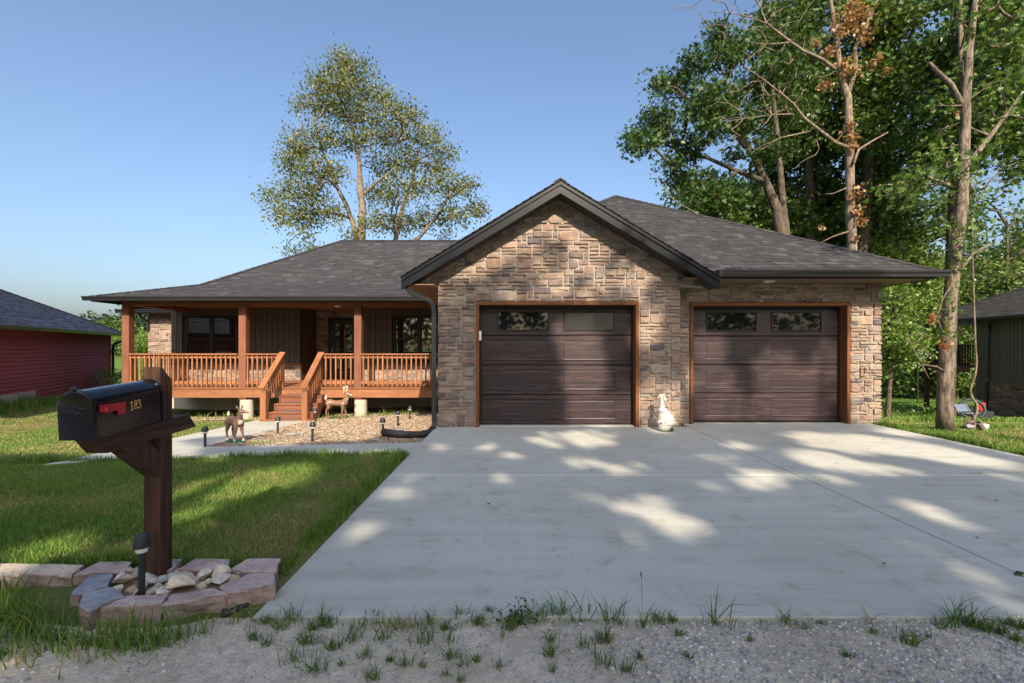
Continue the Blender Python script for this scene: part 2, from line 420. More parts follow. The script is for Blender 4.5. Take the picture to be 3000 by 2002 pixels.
WALK_Y = (6.04, 7.0)
stL, stR = ground_px(760, 1232), ground_px(916, 1231)
inn, lend, outr = ground_px(562, 1319), ground_px(126, 1367), ground_px(498, 1289)
walk = empty('walkway', (-4, 6.5, -.1)); tag(walk, kind='structure')
def flat_slab(poly, name, parent, up=.02, th=.09, m='drive'):
    b = MB(); n = len(poly); t = [(x, y, zgf(x, y) + up) for x, y in poly]; lo = [(x, y, z - th) for x, y, z in t]
    b.add(t + lo, [tuple(range(n)), tuple(range(n, 2 * n))[::-1]] + [(i, n + i, n + (i + 1) % n, (i + 1) % n) for i in range(n)])
    return b.build(name, m, parent)
xe = [-1.358, -2.75, -4.15, -5.5]
for a, b_ in zip(xe[:-1], xe[1:]):
    flat_slab([(b_ + .004, WALK_Y[0]), (a - .004, WALK_Y[0]), (a - .004, WALK_Y[1]), (b_ + .004, WALK_Y[1])], 'slab', walk)
WA = (-5.5, WALK_Y[0]); WB = (-5.5, WALK_Y[1])
LEFT = (lend.x, lend.y)
INN = (-4.75, WALK_Y[1] + .004)
diag = [LEFT, (-5.508, WALK_Y[0]), (-5.508, WALK_Y[1]), INN, (stR.x, stR.y), (stL.x, stL.y), (outr.x, outr.y)]
mid1 = ((INN[0] + stR.x) / 2, (INN[1] + stR.y) / 2); mid2 = ((outr.x * .45 + stL.x * .55), (outr.y * .45 + stL.y * .55))
flat_slab([LEFT, (-5.508, WALK_Y[0]), (-5.508, WALK_Y[1]), INN, (outr.x, outr.y)], 'slab', walk)
flat_slab([(INN[0], INN[1] + .006), mid1, mid2, (outr.x, outr.y + .006)], 'slab', walk)
flat_slab([(mid1[0], mid1[1] + .006), (stR.x, stR.y), (stL.x, stL.y), (mid2[0], mid2[1] + .006)], 'slab', walk)
WALKS = [diag, [(-5.6, WALK_Y[0]), (-1.3, WALK_Y[0]), (-1.3, WALK_Y[1]), (-5.6, WALK_Y[1])]]
BED = [(INN[0], INN[1]), (-1.30, 7.0), (-1.30, 14.3), (-11, 14.3), (-11, 11.55), (stL.x, 11.45), (stL.x, stL.y), (stR.x, stR.y)]
BEDV = [(INN[0], INN[1]), (-1.31, 7.0), (-1.31, 12.6), (stR.x, 12.6), (stR.x, stR.y)]
def sheet(poly, name, up, m, n=1):
    b = MB(); b.add([(x, y, zgf(x, y) + up) for x, y in poly], [tuple(range(len(poly)))]); return b.build(name, m)
tag(sheet([(INN[0] - .1, INN[1] - .02), (-1.352, 6.98), (-1.352, 12.99), (-6.2, 12.99), (stR.x - .2, stR.y + .1)], 'gravel_bed', .008, 'gravelbase'), kind='structure')
tag(sheet([(-6.2, 13.0), (-1.352, 13.0), (-1.352, 14.3), (-6.2, 14.3)], 'gravel_bed', .008, 'gravelbase'), kind='structure')
# ------------------------------------------------------------------ stone laying
def clip_poly(p, hp):                                     # keep the side a*x+b*y<=c of each half plane
    for a, b, c in hp:
        q = []
        for i in range(len(p)):
            u, v = p[i], p[(i + 1) % len(p)]; du = a * u[0] + b * u[1] - c; dv = a * v[0] + b * v[1] - c
            if du <= 0: q.append(u)
            if (du < 0 < dv) or (dv < 0 < du):
                t = du / (du - dv); q.append((u[0] + (v[0] - u[0]) * t, u[1] + (v[1] - u[1]) * t))
        p = q
        if len(p) < 3: return []
    return p
def area(p): return .5 * sum(p[i][0] * p[(i + 1) % len(p)][1] - p[(i + 1) % len(p)][0] * p[i][1] for i in range(len(p)))
SHAPES = [((2, 1), 10), ((3, 1), 14), ((4, 1), 10), ((1, 1), 2), ((5, 1), 3), ((2, 2), 8), ((3, 2), 8), ((4, 2), 3), ((1, 2), 2.5), ((4, 3), 1.8), ((3, 3), 3.2), ((2, 3), 1.6)]
def lay_stones(inside, x0, x1, z0, z1, mod, hp=None, joint=.011, shapes=SHAPES, rnd=R):
    nx = max(1, int(round((x1 - x0) / (mod * 1.2)))); nz = max(1, int(round((z1 - z0) / (mod * .80)))); mx = (x1 - x0) / nx; mz = (z1 - z0) / nz
    free = [[inside(x0 + (i + .5) * mx, z0 + (k + .5) * mz) for i in range(nx)] for k in range(nz)]
    out = []
    for k in range(nz):
        for i in range(nx):
            if not free[k][i]: continue
            ok = []
            for (w, h), wt in shapes:
                if i + w <= nx and k + h <= nz and all(free[k + b][i + a] for a in range(w) for b in range(h)):
                    left = 1 if i + w < nx and free[k][i + w] and (i + w + 1 >= nx or not free[k][i + w + 1]) else 0
                    ok.append(((w, h), wt * (.15 if left else 1)))
            if ok:
                t = rnd.random() * sum(q for _, q in ok)
                for (w, h), q in ok:
                    t -= q
                    if t <= 0: break
            else: w = h = 1
            for a in range(w):
                for b in range(h): free[k + b][i + a] = False
            j = joint; g = lambda s: rnd.uniform(-s, s)
            X0, X1, Z0, Z1 = x0 + i * mx + j, x0 + (i + w) * mx - j, z0 + k * mz + j * .8, z0 + (k + h) * mz - j * .8
            lim = min(X1 - X0, Z1 - Z0); c = lambda: rnd.uniform(.05, .2) * lim * (1.5 if h >= 3 and rnd.random() < .35 else .8)
            e = min(.012, lim * .1); c1, c2, c3, c4 = c(), c(), c(), c()
            p = [(X0 + c1, Z0 + g(e * .4)), ((X0 + X1) / 2 + g(lim * .2), Z0 + g(e)), (X1 - c2, Z0 + g(e * .4)), (X1 + g(e * .5), Z0 + c2 * rnd.uniform(.5, 1)), (X1 + g(e * .5), Z1 - c3), (X1 - c3, Z1 + g(e * .4)),
                 ((X0 + X1) / 2 + g(lim * .2), Z1 + g(e)), (X0 + c4, Z1 + g(e * .4)), (X0 + g(e * .5), Z1 - c4 * rnd.uniform(.5, 1)), (X0 + g(e * .5), Z0 + c1)]
            if hp: p = clip_poly(p, hp)
            if len(p) >= 3 and area(p) > .0012: out.append(p)
    return out
def stone_geo(p, y, depth, rnd=R):                        # a lumpy block, proud of a wall that faces -Y
    n = len(p); cx = sum(q[0] for q in p) / n; cz = sum(q[1] for q in p) / n
    b = MB(); lim = math.sqrt(abs(area(p)))
    tx, tz = rnd.uniform(-.09, .09), rnd.uniform(-.10, .05)
    def ring(ins, d, jit):
        r = []
        for q in p:
            dx, dz = cx - q[0], cz - q[1]; L = math.hypot(dx, dz) or 1; k = min(.45, ins / L)
            x, z = q[0] + dx * k, q[1] + dz * k
            r.append((x, y - d - rnd.uniform(-jit, jit) - (tx * (x - cx) + tz * (z - cz)) * (d / depth), z))
        return r
    vs = ring(0, 0, 0) + ring(0, depth * .62, depth * .08) + ring(lim * .055, depth, depth * .16) + ring(lim * .24, depth * 1.06, depth * .22)
    vs.append((cx + rnd.uniform(-.1, .1) * lim, y - depth * rnd.uniform(1.0, 1.22), cz))
    fs = [(a * n + i, a * n + (i + 1) % n, (a + 1) * n + (i + 1) % n, (a + 1) * n + i) for a in range(3) for i in range(n)]
    fs += [(3 * n + i, 3 * n + (i + 1) % n, 4 * n) for i in range(n)]
    b.add(vs, fs, rnd.random()); return b, (cx, y, cz)
STONEQ = []                                               # (weight, polygon, wall y, depth, parent part)
def queue_stones(polys, y, parent, dmin=.012, dmax=.030, vis=1.0):
    for p in polys: STONEQ.append((area(p) / y ** 2 * vis, p, y, R.uniform(dmin, dmax), parent))
# ------------------------------------------------------------------ the house
house = empty('house', (.8, 11.0, -.1), 'single storey stone house with dark shingle roof, wooden porch and two garage doors', 'house')
gw = MB()                                                 # mortar bed of the gable front
YG = 7.93; YR = 8.29
for a, b in (((-1.30, YG, -.3), (-.60, YG + .2, 2.47)), ((2.19, YG, -.1), (2.95, YG + .2, 2.47)), ((-.60, YG, 2.19), (2.19, YG + .2, 2.47))): gw.box(a, b)
gw.prism([(-1.76, YG, 2.472), (3.38, YG, 2.472), (.81, YG, 4.03)], (0, .2, 0))
gable_wall = gw.build('gable_wall', 'mortar', house)
gs = .606
def in_gable(x, z):
    if z < 2.19: return -1.31 < x < -.65 or 2.24 < x < 2.965
    if z < 2.47: return -1.31 < x < 2.965
    return z < 4.07 - gs * abs(x - .81) + .05
hpg = [(gs, 1, 4.025 + gs * .81), (-gs, 1, 4.025 - gs * .81)]
queue_stones(lay_stones(lambda x, z: in_gable(x, z) and z < 2.47 and x < -.65, -1.31, -.65, -.17, 2.47, .073), YG, gable_wall)
queue_stones(lay_stones(lambda x, z: in_gable(x, z) and z < 2.47 and x > 2.24, 2.24, 2.965, -.01, 2.47, .073), YG, gable_wall)
queue_stones(lay_stones(lambda x, z: True, -.65, 2.24, 2.205, 2.47, .085), YG, gable_wall)
queue_stones(lay_stones(in_gable, -1.74, 3.36, 2.475, 4.06, .076, hpg), YG, gable_wall)
g2 = MB()
for a, b in (((2.955, YR, -.1), (3.29, YR + .2, 2.58)), ((6.17, YR, -.1), (6.77, YR + .2, 2.58)), ((3.29, YR, 2.21), (6.17, YR + .2, 2.58)), ((2.75, YG + .202, -.1), (2.95, YR + .2, 2.47))): g2.box(a, b)
recess_wall = g2.build('garage_wall', 'mortar', house)
queue_stones(lay_stones(lambda x, z: z < 2.21, 2.97, 3.255, -.01, 2.215, .072), YR, recess_wall)
queue_stones(lay_stones(lambda x, z: True, 6.21, 6.80, -.01, 2.215, .073), YR, recess_wall)
queue_stones(lay_stones(lambda x, z: True, 2.97, 6.80, 2.225, 2.575, .087), YR, recess_wall)
# garage doors, set back in orange wooden trim
def garage_door(x0, x1, ztop, y, part_label, xs):
    d = sub('garage_door', house, None); d['label'] = part_label
    yd = y + .17
    zs = [.012, .545, 1.08, 1.615, ztop]
    wx = [(x0 + .29 * (x1 - x0) / 2.74, x0 + 1.24 * (x1 - x0) / 2.74), (x0 + 1.50 * (x1 - x0) / 2.74, x0 + 2.45 * (x1 - x0) / 2.74)]
    for k in range(4):
        b = MB(); z0, z1 = zs[k] + .003, zs[k + 1] - .003; b.cur = R.random()
        def strip(ax0, ax1, az0, az1, yy): b.add([(ax0, yy, az0), (ax1, yy, az0), (ax1, yy, az1), (ax0, yy, az1)], [(0, 1, 2, 3)])
        def groove(u0, u1, v0, v1, w=.010, dep=.0035):       # rectangular bevel channel pressed into the skin
            o = [(u0, v0), (u1, v0), (u1, v1), (u0, v1)]; i1 = [(u0 + w, v0 + w), (u1 - w, v0 + w), (u1 - w, v1 - w), (u0 + w, v1 - w)]
            i2 = [(u0 + 2 * w, v0 + 2 * w), (u1 - 2 * w, v0 + 2 * w), (u1 - 2 * w, v1 - 2 * w), (u0 + 2 * w, v1 - 2 * w)]
            vs = [(p[0], yd, p[1]) for p in o] + [(p[0], yd + dep, p[1]) for p in i1] + [(p[0], yd - .002, p[1]) for p in i2]
            fs = [(j, (j + 1) % 4, 4 + (j + 1) % 4, 4 + j) for j in range(4)] + [(4 + j, 4 + (j + 1) % 4, 8 + (j + 1) % 4, 8 + j) for j in range(4)]
            if k < 3: fs.append((8, 9, 10, 11))
            b.add(vs, fs)
        # profile: bead, channel, field, channel, bead
        bead = .075; ch = .012
        lo, hi = z0 + bead, z1 - bead
        for (a0, a1) in ((z0 + .014, lo), (hi, z1 - .014)): strip(x0, x1, a0, a1, yd)
        for (a0, a1, ya, yb) in ((z0, z0 + .014, yd + .014, yd), (z1 - .014, z1, yd, yd + .014)):
            b.add([(x0, ya, a0), (x1, ya, a0), (x1, yb, a1), (x0, yb, a1)], [(0, 1, 2, 3)])
        for zz, sgn in ((lo, 1), (hi, -1)):
            zz2 = zz + sgn * ch; zm = (zz + zz2) / 2; a0, a1 = min(zz, zz2), max(zz, zz2)
            b.add([(x0, yd, a0), (x1, yd, a0), (x1, yd + .007, zm), (x0, yd + .007, zm), (x1, yd, a1), (x0, yd, a1)], [(0, 1, 2, 3), (3, 2, 4, 5)])
        f0, f1 = lo + ch, hi - ch
        if k < 3:
            m_ = .028; rects = [(u0, u1, f0 + m_ * .5, f1 - m_ * .5) for u0, u1 in wx]
        else:
            rects = [(u0, u1, f0 - .01, f1 + .045) for u0, u1 in wx]
        edges = [x0] + [e for u in wx for e in u] + [x1]
        for q in range(0, 6, 2): strip(edges[q], edges[q + 1], f0 if k < 3 else lo, f1 if k < 3 else z1 - .014, yd - (.0 if k < 3 else .001))
        for (u0, u1, v0, v1) in rects:
            strip(u0, u1, f0 if k < 3 else lo, v0, yd - (.0 if k < 3 else .001)); strip(u0, u1, v1, f1 if k < 3 else z1 - .014, yd - (.0 if k < 3 else .001))
            groove(u0, u1, v0, v1)
        b.box((x0, yd + .016, z0), (x1, yd + .045, z1)) if k < 3 else None
        b.build('door_section', 'garage', d)
        if k == 3:
            for wi, (u0, u1, v0, v1) in enumerate(rects):
                fr = MB(); w = .026
                for a, c in (((u0 + .006, v0 + .006), (u1 - .006, v0 + w)), ((u0 + .006, v1 - w), (u1 - .006, v1 - .006)), ((u0 + .006, v0 + w), (u0 + w, v1 - w)), ((u1 - w, v0 + w), (u1 - .006, v1 - w))):
                    fr.box((a[0], yd - .022, a[1]), (c[0], yd + .006, c[1]), .006)
                fr.build('window_frame', M['garage'], d)
                MB().box((u0 + w - .004, yd + .0, v0 + w - .004), (u1 - w + .004, yd + .010, v1 - w + .004)).build('window_pane', 'doorglass' if xs[wi] else 'rain', d)
    MB().box((x0 - .01, yd + .0, -.004), (x1 + .01, yd + .04, .012), .003).build('bottom_seal', 'black', d)
    for xx in (x0 - .028, x1 + .004): MB().box((xx, yd - .02, .0), (xx + .024, yd + .03, ztop), .004).build('weather_strip', 'frame', d)
    MB().box((x0 - .028, yd - .02, ztop + .001), (x1 + .028, yd + .03, ztop + .03), .004).build('weather_strip', 'frame', d)
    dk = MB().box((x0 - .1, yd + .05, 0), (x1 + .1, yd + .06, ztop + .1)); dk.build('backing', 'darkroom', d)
    # trim boards
    to, ti = (-.64, -.58) if x0 < 2 else (3.26, 3.32), None
    return d
def garage_trim(xo0, xo1, w, ztop, y, x0, x1):
    t = sub('garage_trim', house)
    for a, c in ((xo0, xo0 + w), (xo1 - w, xo1)):
        b = MB(); b.cur = R.random(); b.box((a, y - .045, -.002), (c, y + .16, ztop - w), .004); b.build('trim_board', 'trimz', t)
    b = MB(); b.cur = R.random(); b.box((xo0, y - .05, ztop - w + .001), (xo1, y + .16, ztop + .004), .004); b.build('trim_board', 'trimx', t)
garage_trim(-.635, 2.225, .058, 2.20, YG, 0, 0)
garage_trim(3.265, 6.195, .058, 2.22, YR, 0, 0)
garage_door(-.548, 2.138, 2.10, YG, 'dark walnut grained garage door under the stone gable', (1, 0))
garage_door(3.352, 6.108, 2.12, YR, 'dark walnut grained garage door in the recessed right bay', (1, 1))
MB().box((-.577, 7.86, 1.52), (-.535, 7.90, 1.69), .008).build('garage_keypad', 'white', house)
# roofs
class Plane:                                              # a roof plane given by its level eave line and pitch
    def __init__(s, o, u, vplan, pitch):
        s.o = Vector(o); s.u = Vector(u).normalized(); vp = Vector(vplan).normalized(); s.v = Vector((vp.x, vp.y, pitch)).normalized(); s.n = s.u.cross(s.v).normalized(); s.k = math.sqrt(1 + pitch * pitch); s.vp = vp
        if s.n.z < 0: s.n = -s.n
    def uv(s, x, y): d = Vector((x - s.o.x, y - s.o.y, 0)); return (d.dot(s.u), d.dot(s.vp) * s.k)
    def at(s, u, v, h=0): return s.o + s.u * u + s.v * v + s.n * h
SHQ = []
def shingle_plane(pl, plan, expo=.145, wr=(.09, .22), mask='shingle', parent=None, Q=SHQ):
    poly = [pl.uv(x, y) for x, y in plan]
    if area(poly) < 0: poly = poly[::-1]
    hp = []
    for i in range(len(poly)):
        a, b = poly[i], poly[(i + 1) % len(poly)]; nx_, ny_ = b[1] - a[1], a[0] - b[0]; hp.append((nx_, ny_, nx_ * a[0] + ny_ * a[1]))
    u0, u1 = min(p[0] for p in poly), max(p[0] for p in poly); v1 = max(p[1] for p in poly); v = min(p[1] for p in poly)
    while v < v1:
        u = u0 - R.uniform(0, .3)
        while u < u1:
            w = R.uniform(*wr); q = clip_poly([(u, v), (u + w - .003, v), (u + w - .003, v + expo), (u, v + expo)], hp)
            if len(q) >= 3 and area(q) > .0008:
                thick = R.choice((.007, .007, .013)); n = len(q)
                hh = [thick * (1 - .75 * (p[1] - v) / expo) + .004 for p in q]
                vs = [pl.at(p[0], p[1], h) for p, h in zip(q, hh)] + [pl.at(p[0], p[1], -.001) for p in q]
                fs = [tuple(range(n))] + [(i, n + i, n + (i + 1) % n, (i + 1) % n) for i in range(n)]
                c = sum((x for x in vs[:n]), Vector()) / n
                vd = (c - Vector((0, 0, HC))); wgt = area(q) * abs(vd.normalized().dot(pl.n)) / vd.length_squared
                Q.append((wgt, vs, fs, R.random()))
            u += w
        v += expo
def ridge_caps(a, b, w=.13, Q=SHQ, drop=.35, step=.2):
    a, b = Vector(a), Vector(b); d = (b - a).normalized(); L = (b - a).length; side = Vector((d.y, -d.x, 0)).normalized(); k = 0
    up = side.cross(d); up = up if up.z > 0 else -up
    while k < L:
        p = a + d * k; q = a + d * min(L, k + step + .02); r = R.random()
        for s_ in (1, -1):
            dn = side * s_ * w - up * w * drop
            t0, t1 = up * .022, up * .010
            vs = [p + t0, p + dn + t0, q + dn + t1, q + t1, p + up * .006, p + dn + up * .006]
            fs = [(0, 1, 2, 3), (0, 4, 5, 1)]
            vd = p - Vector((0, 0, HC)); Q.append((w * step * .4 / vd.length_squared, vs, fs, r))
        k += step
EZ = 2.69; PK = Vector((2.82, 12.27, 5.54))
roof = MB()
pl_g = Plane((7.35, 7.65, EZ), (1, 0, 0), (0, 1, 0), (PK.z - EZ) / (PK.y - 7.65))
gpoly = [(3.30, 7.65), (7.35, 7.65), (PK.x, PK.y), (.81, 10.18)]
def slab(pl, plan, th=.05):
    q = [pl.uv(x, y) for x, y in plan]; q = q if area(q) > 0 else q[::-1]; n = len(q)
    roof.add([pl.at(u, v, -.003) for u, v in q] + [pl.at(u, v, -th) for u, v in q], [tuple(range(n)), tuple(range(n, 2 * n))[::-1]] + [(i, n + i, n + (i + 1) % n, (i + 1) % n) for i in range(n)])
slab(pl_g, gpoly); shingle_plane(pl_g, gpoly)
ridge_caps((7.33, 7.67, EZ + .01), PK); ridge_caps((.9, 10.2, EZ + .62 * 2.55), PK)
GA = Vector((.81, 7.56, 4.20)); TL = 2.66                  # gable ridge at the rake, tail half width
for sg in (-1, 1):                                         # gable planes, seen edge on: courses stepping along the rake
    e = Vector((.81 + sg * TL, 7.56, GA.z - gs * TL)); back_r = 10.2 if sg > 0 else 12.4
    roof.add([(e.x, 7.56, e.z), (GA.x, 7.56, GA.z), (GA.x, back_r, GA.z), (e.x, 7.66 if sg > 0 else 12.4, e.z)] + [(e.x, 7.56, e.z - .04), (GA.x, 7.56, GA.z - .04), (GA.x, back_r, GA.z - .04), (e.x, 7.66 if sg > 0 else 12.4, e.z - .04)],
             [(0, 1, 2, 3), (4, 5, 6, 7), (0, 1, 5, 4), (1, 2, 6, 5), (2, 3, 7, 6), (3, 0, 4, 7)])
    L = math.hypot(TL, gs * TL); nn = 22
    dv = (GA - e).normalized(); nrm = Vector((-sg * dv.z * -1, 0, abs(dv.x))); nrm = Vector((sg * gs, 0, 1)).normalized()
    for k in range(nn):
        p0 = e + dv * (L * k / nn) - dv * .03; p1 = e + dv * (L * (k + 1) / nn); yb = 9.9 if sg > 0 else 12.4
        yb1 = min(yb, 7.62 + (k + .5) / nn * 2.5) if sg > 0 else yb
        vs = [p0 + nrm * .022, p1 + nrm * .012, p1 + nrm * .001, p0 + nrm * .001]; vs = vs + [Vector((q.x, yb1, q.z)) for q in vs]
        vs = [Vector((q.x, q.y - .03 if i < 4 else q.y, q.z)) for i, q in enumerate(vs)]
        SHQ.append((.0012 / 60, vs, [(0, 1, 5, 4), (0, 3, 2, 1), (0, 4, 7, 3), (1, 2, 6, 5)], R.random()))
ridge_caps((.81, 7.53, GA.z + .02), (.81, 10.15, GA.z + .02), .11, drop=.6)
RL, RR = Vector((-6.69, 17.65, 5.59)), Vector((3.0, 17.65, 5.59))
BRK = (13.9, 3.34)
pm = (RL.z - BRK[1]) / (RL.y - BRK[0]); pl_m = Plane((-9.6, BRK[0], BRK[1]), (1, 0, 0), (0, 1, 0), pm)
mpoly = [(-9.6, BRK[0]), (1.0, BRK[0]), (1.0, RL.y), (RL.x, RL.y)]
slab(pl_m, mpoly); shingle_plane(pl_m, mpoly, wr=(.16, .36))
PE = (-10.86, 11.55, 2.70); pp = (BRK[1] - PE[2]) / (BRK[0] - PE[1]); pl_p = Plane(PE, (1, 0, 0), (0, 1, 0), pp)
ppoly = [(PE[0], PE[1]), (-1.22, PE[1]), (-1.22, BRK[0]), (-9.6, BRK[0])]
slab(pl_p, ppoly); shingle_plane(pl_p, ppoly, wr=(.16, .36))
ridge_caps((-10.84, 11.57, 2.72), (-9.6, 13.9, 3.35), .12, drop=.12); ridge_caps((-9.6, 13.9, 3.36), RL + Vector((0, 0, .02)), .12)
ridge_caps(RL + Vector((0, 0, .02)), (1.0, 17.65, 5.61), .12, drop=.5)
# planes turned away from the street
bz = 2.70
def tri(*p): roof.add([tuple(q) for q in p], [tuple(range(len(p)))])
tri((7.35, 7.65, EZ), (7.35, 24, EZ), (PK.x, 20, 5.54), PK); tri((PK.x, PK.y, 5.54), (PK.x, 20, 5.54), (-1.7, 17.6, 2.72), (-1.7, 12.3, 2.72))
tri(RL, (-9.6, 13.9, 3.34), (-13.4, 15.5, bz), (-13.4, 25, bz), (-6.69, 19, 5.59)); tri((-10.86, 11.55, 2.70), (-10.86, 15.4, 2.70), (-9.6, 13.9, 3.34))
tri(RL, RR, (7.35, 24, EZ), (-13.4, 24, EZ))
tri((-13.4, 15.35, bz), (-9.4, 15.35, bz), (-9.4, 17.0, 3.65), (-12.0, 16.9, 3.60))
roof_o = roof.build('roof', 'roofbase', house)
SHQ.sort(key=lambda t: -t[0])
def place_shingles(Q, parent, m, n_single):
    rest = MB()
    for i, (w, vs, fs, r) in enumerate(Q):
        if i < n_single:
            c = sum(vs, Vector()) / len(vs); b = MB(); b.add(vs, fs, r); b.build('shingle', m, parent, loc=c)
        else: rest.add(vs, fs, r)
    o = rest.build('shingles', m, parent); tag(o, kind='stuff')
place_shingles(SHQ, roof_o, 'shingle', 300)
# fascia, gutters, soffits
fas = MB()
def rake(sg):
    e = (.81 + sg * TL, GA.z - gs * TL); y0 = 7.53; h = .185
    b = MB(); top = [(.81, y0, GA.z - .035), (e[0], y0, e[1] - .035)]
    lo = [(e[0], y0, e[1] - .035 - h), (.81, y0, GA.z - .035 - h)]
    p = top + lo; b.prism(p, (0, .03, 0))
    b.prism([(.81, y0 - .022, GA.z - .03), (e[0], y0 - .022, e[1] - .03), (e[0], y0 - .022, e[1] - .085), (.81, y0 - .022, GA.z - .085)], (0, .02, 0))
    b.build('rake_fascia', 'fascia', house)
    s = sub('rake_soffit', house); nb = 26
    for k in range(nb):                                     # narrow dark boards under the rake
        t0, t1 = k / nb, (k + .93) / nb
        z0 = GA.z - .035 - h + .03
        q = []
        for t in (t0, t1):
            x = .81 + sg * TL * t; z = z0 - gs * TL * t
            q.append((x, z))
        c = MB(); c.prism([(q[0][0], 7.562, q[0][1]), (q[1][0], 7.562, q[1][1]), (q[1][0], 7.562, q[1][1] + .015), (q[0][0], 7.562, q[0][1] + .015)], (0, .36, 0))
        c.build('soffit_board', 'soffit', s)
    c = MB(); c.prism([(.81, 7.562, z0 + .02), (e[0], 7.562, z0 + .02 - gs * TL), (e[0], 7.562, z0 + .03 - gs * TL), (.81, 7.562, z0 + .03)], (0, .36, 0)); c.build('soffit_backing', 'roofbase', s)
    # little can light in the rake soffit
    x = .81 + sg * 1.12; z = z0 - gs * 1.12
    nrm = Vector((-sg * gs, 0, -1)).normalized(); rot = nrm.to_track_quat('Z', 'X').to_matrix()
    m = MB(); m.lathe([(.085, 0), (.085, .012), (.06, .016), (.058, .012)], 20)
    o = m.build('soffit_light', 'lightlens', house, smooth=False); o.matrix_local = wm(house) .inverted() @ Matrix.Translation((x, 7.74, z)) @ rot.to_4x4(); o.matrix_parent_inverse = Matrix()
for sg in (-1, 1): rake(sg)
# boxed tail at the left end of the gable, its brown soffit underneath
MB().box((-1.84, 7.60, 2.455), (-1.32, 12.0, 2.468)).build('tail_soffit', 'soffit_wood', house)
sl = sub('eave_soffit', house)
for k in range(9):
    MB().box((-1.83 + k * .057, 7.62, 2.443), (-1.83 + k * .057 + .050, 9.4, 2.4545)).build('soffit_board', 'soffit_wood', sl)
MB().box((-1.86, 7.62, 2.46), (-1.845, 12.0, 2.62)).build('fascia', 'fascia', house)
def gutter(x0, x1, y, z, name='gutter', d=.10, h=.105, ends=True):
    pr = [(y, z), (y, z - h), (y - d * .62, z - h), (y - d * .72, z - h * .55), (y - d * .95, z - h * .28), (y - d, z - .004), (y - d, z + .006), (y - d + .012, z + .006), (y - d + .012, z - .012), (y - .01, z - .012)]
    b = MB(); n = len(pr); b.add([(x0, p[0], p[1]) for p in pr] + [(x1, p[0], p[1]) for p in pr], [(i, (i + 1) % n, n + (i + 1) % n, n + i) for i in range(n)] + [tuple(range(n)), tuple(range(n, 2 * n))[::-1]])
    return b.build(name, 'black', house)
gutter(3.50, 7.36, 7.64, EZ + .005); MB().box((3.3, 7.642, EZ - .125), (7.19, 7.67, EZ + .0)).build('fascia', 'fascia', house)
MB().box((3.46, 7.53, EZ - .10), (3.545, 7.645, EZ + .02), .01).build('gutter_end', 'black', house)
st = sub('eave_soffit', house)
for k in range(9): MB().box((2.96, 7.672 + k * .0685, 2.575), (7.17, 7.672 + k * .0685 + .062, 2.59)).build('soffit_board', 'soffit_tan', st)
for k in range(5): MB().box((6.82 + k * .07, 8.30, 2.575), (6.82 + k * .07 + .064, 16, 2.59)).build('soffit_board', 'soffit_tan', st)
MB().box((2.9, 7.672, 2.592), (7.18, 16, 2.60)).build('soffit_backing', 'roofbase', house)
MB().box((7.17, 7.67, EZ - .125), (7.19, 16, EZ)).build('fascia', 'fascia', house)
b = MB(); b.lathe([(.10, 0), (.10, -.012), (.075, -.018), (.07, -.012)], 20, (4.55, 7.98, 2.574)); b.build('soffit_light', 'lightlens', house)
b = MB(); b.tube([(6.86, 8.5, 2.56), (6.86, 8.52, 2.42), (6.80, 8.6, 2.30), (6.80, 8.62, 1.9)], .045, 8); b.build('downspout', 'black', house)
gutter(-10.95, -1.33, 11.54, 2.705); MB().box((-10.80, 11.542, 2.58), (-1.33, 11.57, 2.70)).build('fascia', 'fascia', house)
MB().box((-10.80, 11.572, 2.58), (-10.775, 15.3, 2.70)).build('fascia', 'fascia', house)
b = MB(); pr = [(-13.4, 15.25), (-13.4, 15.35)]
gutter(-13.42, -9.5, 15.30, 2.695); MB().box((-13.25, 15.302, 2.57), (-9.5, 15.33, 2.69)).build('fascia', 'fascia', house)
MB().box((-13.24, 15.335, 2.58), (-9.5, 15.9, 2.59)).build('wing_soffit', 'soffit_tan', house)
b = MB(); b.tube([(-12.75, 15.4, 2.58), (-12.75, 15.5, 2.45), (-12.72, 15.74, 2.3), (-12.72, 15.76, 2.0)], .045, 8); b.build('downspout', 'black', house)
# downspout at the gable corner: offset bends, then a straight run down the stone edge
def spout(pts, w=.075, d=.055):
    b = MB(); pts = [Vector(p) for p in pts]; vs = []; fs = []
    for i, p in enumerate(pts):
        dr = (pts[min(i + 1, len(pts) - 1)] - pts[max(0, i - 1)]).normalized(); a = Vector((0, 1, 0)); a = (a - dr * a.dot(dr)).normalized(); s = dr.cross(a)
        for u, v in ((-.5, -.35), (-.35, -.5), (.35, -.5), (.5, -.35), (.5, .35), (.35, .5), (-.35, .5), (-.5, .35)): vs.append(p + s * w * u + a * d * v)
    for i in range(len(pts) - 1):
        for k in range(8): fs.append((i * 8 + k, i * 8 + (k + 1) % 8, i * 8 + 8 + (k + 1) % 8, i * 8 + 8 + k))
    return b.add(vs, fs)
def bend(ctrl, n=6):                                      # rounded polyline
    out = [Vector(ctrl[0])]
    for i in range(1, len(ctrl) - 1):
        a, p, c = Vector(ctrl[i - 1]), Vector(ctrl[i]), Vector(ctrl[i + 1]); r = min((a - p).length, (c - p).length) * .45
        s = p + (a - p).normalized() * r; e = p + (c - p).normalized() * r
        out += [s.lerp(p, t).lerp(p.lerp(e, t), t) for t in [k / n for k in range(n + 1)]]
    return out + [Vector(ctrl[-1])]
spout(bend([(-1.76, 7.60, 2.50), (-1.75, 7.62, 2.34), (-1.38, 7.80, 2.19), (-1.355, 7.83, 2.02), (-1.355, 7.84, .10), (-1.36, 7.78, -.06)])).build('downspout', 'black', house, smooth=False)
